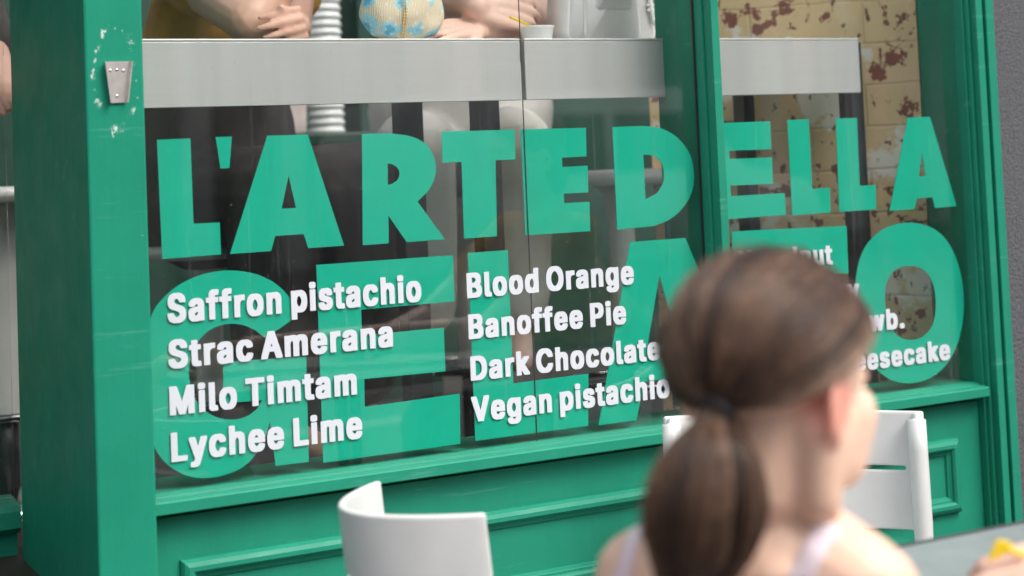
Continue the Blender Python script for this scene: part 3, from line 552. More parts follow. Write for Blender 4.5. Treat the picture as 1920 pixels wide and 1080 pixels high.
obj('glass_pane', box(B(), -.9, .5425, .545, .551, .6555, 2.3), M['glass'], rw)

def wall_along(name, label, a, ang, L, th, z0, z1, mt):
    o = obj(name, box(B(), 0, L, -th, 0, 0, z1-z0), mt); o.location = (a[0], a[1], z0); o.rotation_euler.z = ang
    return tag(o, label, 'wall')
wall_along('peeling_brick_wall', 'yellow painted brick wall with peeling red patches behind the right pane', (2.2545, .108), math.radians(90+42), .565, .16, FZ, 1.85, M['brick'])
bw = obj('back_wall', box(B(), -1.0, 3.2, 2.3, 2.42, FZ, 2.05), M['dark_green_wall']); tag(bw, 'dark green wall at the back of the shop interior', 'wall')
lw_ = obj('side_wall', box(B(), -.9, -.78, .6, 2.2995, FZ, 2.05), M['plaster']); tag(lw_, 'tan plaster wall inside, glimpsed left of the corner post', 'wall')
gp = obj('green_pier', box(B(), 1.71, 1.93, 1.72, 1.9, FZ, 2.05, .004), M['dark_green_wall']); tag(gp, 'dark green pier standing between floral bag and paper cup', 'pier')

# white ribbed stack of tubs behind the stools
c0 = at(607, 120, 1.5)
tb = thing('tub_stack', 'tall stack of white ribbed tubs seen behind the folded arms', 'tubs', (c0.x, 1.5, 1.25))
zt = at(607, 252, 1.5).z
b = B(); pr = []; z = 0
while zt+z < 1.75:
    pr += [(.040, z), (.0475, z+.003), (.0485, z+.010), (.045, z+.015), (.044, z+.019)]; z += .021
lathe(b, pr, (c0.x, 1.5, zt), 48)
obj('tub_body', b, M['white_tub'], tb, True)
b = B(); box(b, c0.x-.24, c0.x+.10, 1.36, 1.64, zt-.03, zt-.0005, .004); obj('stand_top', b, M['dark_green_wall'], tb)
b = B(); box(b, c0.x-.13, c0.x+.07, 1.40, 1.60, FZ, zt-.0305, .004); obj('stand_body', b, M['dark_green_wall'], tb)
cb0 = at(520, 230, 1.42); zb_ = zt
b = B(); box(b, cb0.x-.05, at(566, 230, 1.42).x, 1.38, 1.46, zb_, zb_+.23, .006, 2)
bmesh.ops.subdivide_edges(b, edges=b.edges[:], cuts=5, use_grid_fill=True)
for v in b.verts: v.co += Vector((1, 1, .2))*.006*noise.noise(v.co*22)
tag(obj('carrier_bag', b, M['pink_paper'], None, True), 'white paper carrier bag standing on the stand left of the tub stack', 'bag')

# ------------------------------------------------------------------ window counter: two sections on black posts
CT = 1.4135
def counter(label, x0, x1, posts):
    r = thing('window_counter', label, 'counter', ((x0+x1)/2, .1, FZ), 'steel fronted window counters')
    b = B(); box(b, x0, x1, .1, .1125, CT-.1075, CT-.0045, .0008); obj('fascia', b, M['metal'], r)
    b = B(); box(b, x0, x1, .099, .29, CT-.004, CT, .001); obj('counter_top', b, M['metal'], r)
    for x, y, wd in posts:
        b = B(); box(b, x-wd/2, x+wd/2, y-.02, y+.02, FZ, CT-.0045, .002); obj('post', b, M['black_steel'], r)
gp0 = at(980, 120, .1).x
e1 = at(1611.5, 120, .1).x
counter('long steel fronted counter under the folded arms and floral bag', .66, gp0-.0045, [(at(763, 200, .25).x, .25, .044), (gp0-.028, .20, .042)])
counter('shorter steel fronted counter under the cup and white handbag', gp0+.0045, e1, [(at(1602, 300, .16).x, .16, .032), (at(1394, 190, .3).x, .3, .026)])

# ------------------------------------------------------------------ stools
def stool(label, x, y, zs, cr=.027):
    r = thing('pedestal_stool', label, 'stool', (x, y, FZ), 'white pedestal stools')
    lathe_ = lambda n, pr, m_: obj(n, lathe(B(), pr, (x, y, FZ)), m_, r, True)
    h = zs-FZ
    lathe_('seat', [(.02, h-.03), (.15, h-.028), (.165, h-.018), (.168, h-.008), (.160, h), (.02, h+.002)], M['white_gloss'])
    lathe_('column', [(.055, h-.0305), (cr+.003, h-.05), (cr, h-.10), (cr+.002, .17), (cr+.002, .169)], M['white_gloss'])
    lathe_('lower_column', [(.022, .1685), (.022, .03)], M['black_steel'])
    lathe_('base', [(.02, 0), (.17, .0), (.172, .008), (.15, .016), (.03, .028), (.024, .0295)], M['chrome'])
    b = B(); ring = [Vector((x+.13*math.cos(t*2*PI/32), y+.13*math.sin(t*2*PI/32), FZ+.185)) for t in range(33)]
    tube(b, ring, .008, 8); tube(b, [(x-.13, y, FZ+.185), (x+.13, y, FZ+.185)], .007, 8); obj('footrest', b, M['dark_chrome'], r, True)
    return r
s3 = at(1160, 312, .45)
stool('empty white pedestal stool under the white handbag', s3.x, .45, 1.172)
sA = at(412, 700, .80); sB = Vector((1.62, .92, 0))
stool('white stool under the dark skirted customer', sA.x, .86, 1.06)
stool('white stool under the customer in pale trousers', sB.x, sB.y, 1.13)
sL = at(14, 600, 1.0)
stool('white pedestal stool seen left of the corner post', sL.x-.006, 1.0, 1.19, .036)

# ------------------------------------------------------------------ people
def basis(az):                             # facing azimuth (clockwise from +y)
    f = Vector((math.sin(az), math.cos(az), 0)); r = Vector((math.cos(az), -math.sin(az), 0)); return f, r, Vector((0, 0, 1))
def hand(bm, wrist, d, n, side, size=1.0, curl=(.35, .4, .45, .5), spread=.10, thumb=(.75, .35), bend=0.0):
    """five separate fingers; d towards the fingers, n out of the BACK of the hand, side +1: thumb lies on d x n side"""
    d = d.normalized(); n = (n-d*n.dot(d)).normalized(); s = d.cross(n)*side
    k = size
    W = Vector(wrist)
    lens = [(.041, .025, .020), (.045, .028, .021), (.041, .026, .020), (.033, .020, .018)]
    offs = [.030, .010, -.010, -.028]; base = [.080, .084, .080, .072]
    tips = []
    for i in range(4):
        p = W+d*base[i]*k+s*offs[i]*k
        limb(bm, [(W+s*offs[i]*.55*k+d*.004*k, .0155*k), (W+d*base[i]*.55*k+s*offs[i]*.85*k, .0135*k), (p, .0098*k)])
        a = bend+curl[i]*.6; dd = (d+s*spread*(1.5-i)*.6).normalized(); q = p; pts = [(p, .0095*k)]
        for j, L in enumerate(lens[i]):
            v = dd*math.cos(a)-n*math.sin(a); q = q+v*L*k; pts.append((q, (.0083, .0075, .0062)[j]*k)); a += curl[i]*(1.1 if j == 0 else .8)
        limb(bm, pts); tips.append((q, (dd*math.cos(a)-n*math.sin(a)), n))
    limb(bm, [(W+d*.03*k+s*.006*k, .016*k), (W+d*.062*k+s*.016*k, .0125*k)])
    t0 = W+d*.022*k+s*.024*k; td = (d*math.cos(thumb[0])+s*math.sin(thumb[0])-n*thumb[1]).normalized()
    t1 = t0+td*.036*k; t2 = t1+(td+d*.35).normalized()*.030*k; t3 = t2+(td+d*.5).normalized()*.024*k
    limb(bm, [(W+d*.012*k+s*.012*k, .017*k), (t0, .0150*k), (t1, .0110*k), (t2, .0095*k), (t3, .0075*k)])
    tips.append((t3, (td+d*.5).normalized(), n))
    return tips
def head(bm, O, f, r, u, k=1.0, nose=True, jaw=0.0):
    """O sits mid-cranium above the ears; faces f"""
    p = lambda a, b_, c: O+(f*a+r*b_+u*c)*k
    R3 = Matrix((r, f, u)).transposed()
    ball(bm, p(-.006, 0, .012), (.068*k, .086*k, .074*k), R3)
    ball(bm, p(.030, 0, -.040-jaw*.5), (.057*k, .050*k, (.060+jaw*.5)*k), R3)
    for s in (-1, 1):
        limb(bm, [(p(-.004, .050*s, -.045), .020*k), (p(.016, .044*s, -.082-jaw*.8), .018*k), (p(.060, .012*s, -.104-jaw), .016*k)])
        limb(bm, [(p(.058, .032*s, -.028), .027*k), (p(.056, .029*s, -.055-jaw*.6), .025*k)])            # cheek
        limb(bm, [(p(.072, .030*s, .004), .010*k), (p(.079, .010*s, .004), .011*k)])              # brow
        # ear: rim and lobe
        for t0, t1 in ((-1.0, 3.6),):
            pts = []
            for i in range(9):
                t = t0+(t1-t0)*i/8
                pts.append((p(-.012-.013*math.cos(t)*1.0, (.0715+.006*max(0, math.cos(t)))*s, -.028+.024*math.sin(t)), .0048*k))
            limb(bm, pts)
        limb(bm, [(p(-.008, .0675*s, -.010), .008*k), (p(-.010, .067*s, -.048), .0075*k)])
        limb(bm, [(p(-.006, .069*s, -.050), .0062*k), (p(-.004, .068*s, -.055), .0055*k)])
    limb(bm, [(p(.060, 0, -.098-jaw), .019*k), (p(.064, 0, -.108-jaw), .014*k)])
    if nose:
        limb(bm, [(p(.078, 0, -.006), .008*k), (p(.090, 0, -.030), .009*k), (p(.094, 0, -.040), .0105*k)])
        for s in (-1, 1): ball(bm, p(.084, .010*s, -.042), .0075*k, sub=2)
    limb(bm, [(p(.074, -.018, -.068), .007*k), (p(.083, 0, -.066), .009*k), (p(.074, .018, -.068), .007*k)])
    limb(bm, [(p(.072, -.014, -.078), .008*k), (p(.080, 0, -.078), .010*k), (p(.072, .014, -.078), .008*k)])
def face_parts(parent, O, f, r, u, k):
    for s in (-1, 1):
        b = B(); ball(b, O+(f*.064+r*.030*s+u*-.010)*k, .0115*k, sub=3); obj('eye', b, M['eye'], parent, True)
    b = B(); limb(b, [(O+(f*.079+r*-.016+u*-.072)*k, .004*k), (O+(f*.0885+u*-.0715)*k, .0052*k), (O+(f*.079+r*.016+u*-.072)*k, .004*k)])
    obj('lips', b, M['lip'], parent, True)

def customer(label, x, y, az, zs, arms, top, bottom, skin, lean=.06, sleeve=None, long=True, hairm=0, knee=(.40, .40), wide=1.0, foot=-.42, legs=True):
    """seated adult; arms = list of (shoulder side, elbow, wrist, hand kwargs)"""
    f, r, u = basis(az); H = Vector((x, y, zs+.10))
    root = thing('person', label, 'person', (x, y, FZ))
    p = lambda a, b_, c: H+f*a+r*b_+u*c
    b = B()
    for s in (-1, 1): limb(b, [(p(0, .085*s, 0), .098), (p(.015, .075*s, .20), .088), (p(lean, .085*s, .36), .085), (p(lean+.01, .11*s, .44), .055)])
    limb(b, [(p(.0, 0, .05), .10), (p(lean, 0, .40), .09)])
    limb(b, [(p(lean, -.15, .455), .05), (p(lean, 0, .48), .055), (p(lean, .15, .455), .05)])
    O = p(lean+.05, 0, .68)
    limb(b, [(p(lean, 0, .47), .060), (p(lean+.02, 0, .56), .052), (O+u*-.05-f*.02, .055)])
    head(b, O, f, r, u, 1.08)
    alltips = []
    for side, el, wr, kw in arms:
        sh = p(lean+.005, .175*side, .455)
        limb(b, [(sh, .052), (sh.lerp(el, .5), .046), (el, .042)])
        limb(b, [(el, .042), (el.lerp(wr, .35), .038), (wr, .026)])
        alltips += hand(b, wr, **kw)
    for s, kb in zip((-1, 1), knee):
        hip = p(.02, .085*s, -.01); kn = p(kb, (.10)*s, .0); an = p(kb-.02, .095*s, foot)
        limb(b, [(hip, .085), (kn, .058)]); limb(b, [(kn, .056), (kn.lerp(an, .35), .052), (an, .034)])
        limb(b, [(an-f*.02+u*-.02, .034), (an+f*.07+u*-.045, .030), (an+f*.13+u*-.055, .024)])
    body = obj('body', fuse(b, .0038, 5), skin, root, True)
    for q, v, n in alltips:                # finger nails
        b2 = B(); rr = v.cross(n).normalized()
        R3 = Matrix((rr, v.normalized(), rr.cross(v.normalized()))).transposed()
        ball(b2, q+n*.0035+v*.0012, (.0046, .0058, .0016), R3, 2); obj('nail', b2, M['nail'], body, True)
    face_parts(body, O, f, r, u, 1.08)
    b = B()                                 # shirt
    for s in (-1, 1): limb(b, [(p(0, .085*s, .02), .110), (p(.015, .078*s, .20), .102), (p(lean, .088*s, .36), .100), (p(lean+.008, .115*s, .435), .066)])
    limb(b, [(p(.0, 0, .05), .11), (p(lean, 0, .40), .10)])
    limb(b, [(p(lean, -.165, .45), .062), (p(lean, 0, .465), .062), (p(lean, .165, .45), .062)])
    for side, el, wr, kw in arms:
        sh = p(lean+.005, .175*side, .455); e = sleeve or .42
        limb(b, [(sh, .066), (sh.lerp(el, e), .062)] if e < 1 else [(sh, .066), (sh.lerp(el, .5), .058), (el, .054), (el.lerp(wr, .5), .048), (el.lerp(wr, e-.12), .040)])
    obj('shirt', fuse(b, .006, 4), top, body, True)
    b = B()                                 # skirt or trousers
    ball(b, p(0, 0, .09), (.212, .172, .25), Matrix((r, f, u)).transposed())
    for s, kb in zip((-1, 1), knee):
        hip = p(.02, .088*s, -.01); kn = p(kb, (.10)*s, .0); an = p(kb-.02, .095*s, foot+.06)
        limb(b, [(hip, .100), (kn, .074*wide)])
        if long: limb(b, [(kn, .074*wide), (kn.lerp(an, .5), .070*wide), (an, .062*wide)])
    obj('trousers' if long else 'skirt', fuse(b, .006, 4), bottom, body, True)
    b = B()
    ball(b, O+f*-.016+u*.030, (.083, .098, .086), Matrix((r, f, u)).transposed()); ball(b, O+f*-.06+u*-.05, (.075, .05, .09), Matrix((r, f, u)).transposed())
    obj('hair', fuse(b, .006, 3), HAIR[hairm], body, True)
    return root, body

UP = Vector((0, 0, 1))
# customer with folded arms, mustard shirt and dark skirt
eA = at(468, 30, .365); eA.z = CT+.055; wA = at(600, -125, .42)
wA2 = at(556, 50, .375); wA2.z = max(wA2.z, CT+.03); eA2 = at(540, 0, .55); eA2.z = CT+.06
customer('customer in mustard shirt with bare arms folded on the counter', sA.x, .86, math.radians(155), 1.06,
         [(-1, eA2, wA2, dict(d=Vector((-.22, -.95, .0)), n=Vector((1, -.2, .25)), side=1, size=.86, curl=(.2, .22, .26, .35), spread=.05, bend=1.05, thumb=(.25, .55))),
          (1, eA, wA, dict(d=Vector((.2, .2, .9)), n=Vector((.6, -.6, 0)), side=1, curl=(.6, .6, .7, .8)))],
         M['mustard'], M['dark_cloth'], M['skin_warm'], lean=.10, sleeve=.42, hairm=0, knee=(.34, .30), wide=1.25)
# customer in pale trousers, hands crossed
eB = at(985, 46, .34); eB.z = CT+.036; wB = at(893, 50, .25); wB.z = CT+.030
wB2 = at(895, 8, .235); wB2.z = CT+.070; eB2 = at(800, -10, .50)
customer('customer in grey knit and pale trousers with hands clasped over one elbow', sB.x, sB.y, math.radians(206), 1.13,
         [(-1, eB, wB, dict(d=Vector((-1, -.35, -.05)), n=Vector((0, -.55, 1)), side=-1, size=.95, curl=(.12, .16, .2, .3), spread=.22)),
          (1, eB2, wB2, dict(d=Vector((1, .02, -.12)), n=Vector((.1, -1, .3)), side=-1, size=1.0, curl=(.45, .45, .5, .55), spread=.06))],
         M['grey_cloth'], M['cream_cloth'], M['skin'], lean=.14, sleeve=.6, hairm=1, knee=(.36, .40), wide=1.15, foot=-.37)
# customer at the left, seen through the entrance window
eL = at(-4, 176, .70); wL = at(-75, 172, .62)
customer('customer in dark jacket at far left, mostly hidden by the post', sL.x-.28, 1.10, math.radians(175), 1.19,
         [(-1, eL, wL, dict(d=Vector((-1, -.1, 0)), n=Vector((0, -.2, 1)), side=-1)),
          (1, at(-140, 150, .75), at(-150, 172, .62), dict(d=Vector((.6, -.6, 0)), n=Vector((0, 0, 1)), side=-1))],
         M['dark_cloth'], M['cream_cloth'], M['skin_warm'], sleeve=.72, hairm=3, knee=(.3, .3))

# ------------------------------------------------------------------ things on the counter
# floral raffia pouch
c = at(757, 72, .20)
bg = thing('floral_pouch', 'cream raffia pouch embroidered with blue flowers beside the clasped hands', 'handbag', (c.x, .20, CT))
wpx = (at(838, 60, .20).x-at(677, 60, .20).x)
b = B()
bmesh.ops.create_uvsphere(b, u_segments=64, v_segments=48, radius=1)
for v in b.verts:
    x, y, z = v.co
    zz = (z+1)/2
    wd = (.5-.22*max(0, zz-.28)**1.2*1.35)*(min(1, (zz/.10)**.5) if zz < .1 else 1)
    sx = math.copysign(abs(x)**.75, x)*wpx*wd*1.02; hh = .145
    pk = noise.noise(Vector((x*2.5, y*2.5, z*2)))*.006
    sd_ = max(0, 1-abs(x)/.9)
    v.co = Vector((c.x+sx, .20+y*.045*(1-.35*zz)+pk, CT+zz*hh))
b1 = obj('bag_body', b, M['floral'], bg, True)
b = B()
zx = at(762, 30, .155).x
for s in (-.0023, .0023):
    for i in range(26):
        z = CT+.006+i*.0052; yy = .20-.047*(1-.35*(z-CT)/.145)*math.sqrt(max(.02, 1-((z-CT)/.0725-1)**2))-.001
        ball(b, (zx+s, yy, z), (.0017, .0017, .0021), sub=1)
obj('zip_chain', b, M['gold'], bg, True)
# paper cup with a yellow spoon
c = at(1007, 67, .19)
cp = thing('paper_cup', 'small white paper gelato cup between the hands and the white handbag', 'cup', (c.x, .19, CT))
rw_ = (at(1035, 50, .19).x-at(979, 50, .19).x)/2
b = B(); lathe(b, [(rw_*.80, .0005), (rw_*.84, .002), (rw_*.985, .026), (rw_*1.03, .0275), (rw_*1.03, .0295), (rw_*.97, .0295), (rw_*.95, .026), (rw_*.8, .006)], (c.x, .19, CT))
obj('cup_body', b, M['paper'], cp, True)
b = B(); p0 = at(993, 48, .19); p1 = at(957, 32, .17); tube(b, [p0, p0.lerp(p1, .5), p1], [.0028, .0024, .0026], 8)
tag(obj('spoon', b, M['yellow'], None, True), 'yellow plastic spoon leaning out of the white paper cup', 'spoon')
# white leather handbag
c = at(1130, 66, .22); x0 = at(1046, 60, .22).x; x1 = at(1214, 50, .22).x
hb = thing('handbag', 'structured white leather handbag with side strap on the shorter counter', 'handbag', (c.x, .22, CT))
def rrect(x0, x1, z0, z1, r, n=6):
    out = []
    for cx, cz, a in ((x1-r, z0+r, -90), (x1-r, z1-r, 0), (x0+r, z1-r, 90), (x0+r, z0+r, 180)):
        for i in range(n+1):
            t = math.radians(a+90*i/n); out.append((cx+r*math.cos(t), cz+r*math.sin(t)))
    return out
def extr(bm, loop, y0, y1, bev=.004, taper=0):
    zt_ = max(q[1] for q in loop); zb = min(q[1] for q in loop); cx = sum(q[0] for q in loop)/len(loop)
    f_ = lambda q: (cx+(q[0]-cx)*(1-taper*(q[1]-zb)/(zt_-zb)), q[1])
    a = [bm.verts.new((f_(q)[0], y0, q[1])) for q in loop]; c_ = [bm.verts.new((f_(q)[0], y1, q[1])) for q in loop]; n = len(loop)
    fs = [bm.faces.new(a), bm.faces.new(c_[::-1])]+[bm.faces.new((a[i], c_[i], c_[(i+1) % n], a[(i+1) % n])) for i in range(n)]
    bmesh.ops.recalc_face_normals(bm, faces=fs)
    if bev: bmesh.ops.bevel(bm, geom=[e for e in bm.edges if any(len(f2.verts) > 4 for f2 in e.link_faces)], offset=bev, segments=3, affect='EDGES')
    return bm
wb = x1-x0
b = extr(B(), rrect(x0, x1, CT+.0005, CT+.17, .022), .185, .275, .006, .16); obj('bag_body', b, M['bag_leather'], hb, True)
b = extr(B(), rrect(x0+wb*.17, x1-wb*.20, CT+.004, CT+.165, .014), .1785, .190, .003, .12); obj('front_panel', b, M['bag_leather'], hb, True)
b = extr(B(), rrect(x0+wb*.30, x1-wb*.30, CT+.062, CT+.18, .008), .1745, .1785, .0012, .1); obj('flap', b, M['bag_leather'], hb, True)
b = B(); xs = x1-wb*.085
tube(b, [(xs-.001, .181, CT+.10), (xs, .1795, CT+.07), (xs+.003, .1795, CT+.045), (xs+.005, .181, CT+.031)], [.0042, .0042, .004, .002], 8)
box(b, xs-.007, xs+.009, .1785, .1825, CT+.058, CT+.064, .001); box(b, xs-.008, xs+.008, .1785, .1825, CT+.068, CT+.072, .001)
obj('side_strap', b, M['bag_leather'], hb, True)
# ------------------------------------------------------------------ chairs
def chair(label, c, az, w=.41, sag=.035, top=.78, post=.022, lean=.10, panel=.185, drop=.004):
    """white moulded chair: curved slotted back between two posts; c = centre of the back at its top, az = sitter's facing"""
    r = thing('cafe_chair', label, 'chair', (c[0], c[1], 0), 'white cafe chairs', rz=-az)
    # local y = forward; the lower parts of the back come forward
    yy = lambda x, z: sag*(2*x/w)**2+(top-z)*lean*.9
    hw = w/2+post*.5
    zb = top-panel; zs0, zs1 = top-.094, top-.087
    b = B(); nx = 40; rows = [zb, zb+.004, zb+.02, zb+.05, zs0-.004, zs0, zs1, zs1+.004, top-.04, top-.02, top-.008, top-.002]
    xs_ = [-hw+2*hw*i/nx for i in range(nx+1)]
    g = [[b.verts.new((x, yy(x, z), z)) for x in xs_] for z in rows]
    for j in range(len(rows)-1):
        for i in range(nx):
            if rows[j] == zs0 and 3 <= i < nx-3: continue
            b.faces.new((g[j][i], g[j][i+1], g[j+1][i+1], g[j+1][i]))
    me = with_mods(b, [('SOLIDIFY', dict(thickness=.010, offset=0)), ('BEVEL', dict(width=.004, segments=3, limit_method='ANGLE', angle_limit=math.radians(50)))])
    obj('backrest', me, M['white_plastic'], r, True)
    for s in (-1, 1):
        b = B(); x = s*(w/2)
        pts = []
        for i in range(15):
            z = .0+(top-drop)*i/14; y = (yy(w/2, z) if z > .42 else yy(w/2, .42)-(.42-z)*.16)+post*.9
            pts.append((x-s*post*.35+s*(.42-z if z < .42 else 0)*.05, y, z))
        tube(b, pts, [post*.9]*11+[post]*4, 16)
        bmesh.ops.scale(b, vec=(1, 1.25, 1), space=Matrix.Translation((0, -yy(w/2, .6), 0)), verts=b.verts)
        top_f = [f2 for f2 in b.faces if len(f2.verts) > 4 and f2.calc_center_median().z > top-.05]
        if top_f: bmesh.ops.bevel(b, geom=list(top_f[0].edges), offset=.009, segments=3, affect='EDGES')
        obj('leg', b, M['white_plastic'], r, True)
    y0 = yy(w/2, .44)-.01
    b = B(); box(b, -w/2+.005, w/2-.005, y0, y0+.42, .425, .445, .009, 3); obj('seat', b, M['white_plastic'], r, True)
    for s in (-1, 1):
        b = B(); tube(b, [(s*(w/2-.02), y0+.38, .424), (s*(w/2+.005), y0+.42, 0)], [.019, .015], 14); obj('leg', b, M['white_plastic'], r, True)
    return r
pR, pL = Vector((1.788, -.353)), Vector((1.465, -.12))
mid = (pR+pL)/2
chair('white slotted chair pulled up against the shopfront at the right', (mid.x-.01, mid.y-.01), math.radians(180+35.8), w=.395, sag=.03, post=.0150)
chair('white barrel backed chair standing alone by the left window', (.752, -.475), math.radians(85), w=.26, sag=.105, top=.78, post=.0115, panel=.21, drop=.18)
chair('white chair under the girl with the ponytail', (.70, -1.36), math.radians(60), w=.38, sag=.03, top=.76)
# ------------------------------------------------------------------ table
te = at(1690, 1020, -.98)
TZ = .742
tv = dep(1690, 1022, (CAM.z-TZ)/-ray(1690, 1022).z)
tb2 = thing('cafe_table', 'blue grey laminate table in front of the girl', 'table', (1.45, tv.y-.33, 0))
b = B(); box(b, 1.03, 1.85, tv.y-.66, tv.y-.0065, TZ-.022, TZ, .003); obj('table_top', b, M['table'], tb2)
b = B(); box(b, 1.024, 1.856, tv.y-.006, tv.y, TZ-.026, TZ+.0015, .002); box(b, 1.024, 1.0295, tv.y-.66, tv.y-.0062, TZ-.026, TZ+.0015, .002)
obj('edge_trim', b, M['table_edge'], tb2)
b = B(); lathe(b, [(.035, 0.03), (.03, .06), (.03, TZ-.03), (.09, TZ-.0225)], (1.45, tv.y-.33, 0)); obj('leg', b, M['black_steel'], tb2, True)
b = B(); lathe(b, [(.22, 0.006), (.22, .014), (.04, .029)], (1.45, tv.y-.33, 0)); obj('base', b, M['black_steel'], tb2, True)

# ------------------------------------------------------------------ the girl
fz = math.radians(75)
f, r, u = basis(fz)
tilt = math.radians(14)                    # head bowed a little towards the table
f2 = (f*math.cos(tilt)-u*math.sin(tilt)); u2 = (u*math.cos(tilt)+f*math.sin(tilt))
HO = dep(1456, 688, 1.335)
bf, brt, bu = basis(math.radians(62))
girl = thing('person', 'girl with brown ponytail and pink and white straps seated at the table', 'person', (HO.x, HO.y, 0))
b = B()
head(b, HO, f2, r, u2, 1.0, jaw=.022)
C7 = dep(1425, 985, 1.335)
shR = dep(1628, 1104, 1.30); shL = dep(1200, 1080, 1.385)
limb(b, [(HO-f*.018-u*.035, .046), (HO-f*.022-u*.085-_r*.006, .0405), (C7+bf*.012+u*.02-_r*.005, .044), (C7+bf*.012-u*.03, .062)])
limb(b, [(shL, .040), (shL.lerp(C7, .55)-u*.004+bf*.01, .046), (C7-u*.035+bf*.015, .055), (shR.lerp(C7, .55)-u*.004+bf*.01, .046), (shR, .042)])
hipc = C7-u*.40-bf*.02
hipc.z = .53
for s, sh in ((-1, shL), (1, shR)):
    limb(b, [(sh.lerp(C7, .45)-u*.05+bf*.02, .062), (C7+brt*.055*s-u*.15+bf*.02, .075), (hipc+brt*.05*s+u*.10+bf*.01, .075), (hipc+brt*.06*s, .085)])
# arms
hR = dep(1800, 1108, 1.42); hR.z = TZ+.035
elR = dep(1760, 1190, 1.33); elR.z = .70
limb(b, [(shR, .042), (shR.lerp(elR, .5), .036), (elR, .031)]); limb(b, [(elR, .031), (elR.lerp(hR, .35), .028), (hR, .020)])
hand(b, hR, Vector((.9, .35, -.05)), Vector((0, 0, 1)), -1, .8, (.3, .35, .4, .45))
elL = shL+bf*.06-u*.20-brt*.05; wl_ = hipc+bf*.27+u*.12-brt*.02
limb(b, [(shL, .040), (shL.lerp(elL, .5), .035), (elL, .031)]); limb(b, [(elL, .031), (elL.lerp(wl_, .35), .028), (wl_, .020)])
hand(b, wl_, bf+brt*.3, u, -1, .8, (.4, .45, .5, .5))
for s in (-1, 1):
    kn = hipc+bf*.34+brt*.085*s+u*-.01; an = hipc+bf*.30+brt*.08*s-u*.42
    limb(b, [(hipc+brt*.06*s, .08), (kn, .052)]); limb(b, [(kn, .05), (kn.lerp(an, .35), .045), (an, .030)])
    limb(b, [(an-u*.02-bf*.015, .030), (an+bf*.06-u*.045, .025), (an+bf*.10-u*.05, .020)])
gme = fuse(b, .0034, 7)
bvh = BVHTree.FromPolygons([v.co.copy() for v in gme.vertices], [tuple(p.vertices) for p in gme.polygons])
earp = HO+r*.074-f2*.012-u2*.028-girl.location
M['skin_girl'] = skin_mat('fair_child_skin', (.86, .60, .46), tuple(earp))
gb = obj('body', gme, M['skin_girl'], girl, True)
face_parts(gb, HO, f2, r, u2, 1.0)
b = B()
for s in (-1, 1): limb(b, [(C7+brt*.055*s-u*.16+bf*.02, .082), (hipc+brt*.05*s+u*.10+bf*.01, .083), (hipc+brt*.06*s, .094)])
for s in (-1, 1): limb(b, [(hipc+brt*.06*s, .09), (hipc+bf*.2+brt*.075*s, .075)])
obj('dress', fuse(b, .006, 4), mat('pink_cotton', (.72, .52, .62), .85, .1, 30, .3), gb, True)
def strap(path, wd):
    hits = []
    for q in openspline([Vector((*p_, 0)) for p_ in path], 8):
        h = bvh.ray_cast(CAM, ray(q.x, q.y))
        if h[0]: hits.append((h[0], h[1]))
    b = B(); prev = None; n = len(hits)
    for i, (h, nn) in enumerate(hits):
        t = (hits[min(i+1, n-1)][0]-hits[max(i-1, 0)][0]).normalized(); sd2 = t.cross(nn).normalized()
        row = [b.verts.new(h+sd2*wd*a+nn*c_) for a, c_ in ((-.5, .0005), (-.45, .0028), (-.2, .0038), (.2, .0038), (.45, .0028), (.5, .0005))]
        if prev:
            for a in range(5): b.faces.new((prev[a], prev[a+1], row[a+1], row[a]))
        prev = row
    bmesh.ops.recalc_face_normals(b, faces=b.faces[:])
    me = with_mods(b, [('SMOOTH', dict(iterations=3, factor=.5))])
    return obj('shoulder_strap', me, M['pink_strap'], gb, True)
strap([(1206, 990), (1192, 1003), (1180, 1035), (1166, 1085), (1160, 1110)], .015)
strap([(1566, 990), (1545, 1000), (1522, 1040), (1500, 1085), (1490, 1110)], .020)

# hair: a combed cap with loose strands over it, gathered in a ponytail
HC = HO-f2*.006+u2*.012
RAD = Vector((.079, .099, .0825))         # across, along, up
TIE = (-f2*.86-u2*.66+r*.10).normalized()
def onhead(d, k=1.0):                       # point of the hair surface in direction d (world unit vector)
    a, c_, e = d.dot(r), d.dot(f2), d.dot(u2)
    t = 1/math.sqrt((a/RAD.x)**2+(c_/RAD.y)**2+(e/RAD.z)**2)
    return HC+d*t*k
def hairy(a, c_, e):                        # a across, c forward, e up (unit)
    sd3 = abs(a)
    if c_ > .1: lim = .20+.75*max(0, (c_-.25))*(1.1-sd3*.55)
    else: lim = .06-.62*min(1, (max(0, .12-c_))/1.0)
    if -.42 < c_ < .14 and sd3 > .6: lim = max(lim, .08 if c_ > 0 else -.02 if c_ > -.25 else -.12)
    return e > lim
hr_root = None
capb = B(); nu_, nv_ = 150, 90; gv = {}
for j in range(nv_+1):
    th = PI*j/nv_
    for i in range(nu_):
        ph = 2*PI*i/nu_
        d = r*(math.sin(th)*math.cos(ph))+f2*(math.sin(th)*math.sin(ph))+u2*math.cos(th)
        # ridges follow the comb lines that run to the tie
        side = (d-TIE*d.dot(TIE)); ang = math.atan2(side.dot(u2), side.dot(r)); far = math.acos(max(-1, min(1, d.dot(TIE))))
        rid = noise.noise(Vector((ang*4.2, far*.55, 3)))*.0042+noise.noise(Vector((ang*12, far*.8, 7)))*.0032+noise.noise(Vector((ang*34, far*1.2, 9)))*.0009
        damp = min(1, far/.35)
        gv[i, j] = (capb.verts.new(onhead(d)+d*rid*damp), hairy(d.dot(r), d.dot(f2), d.dot(u2)))
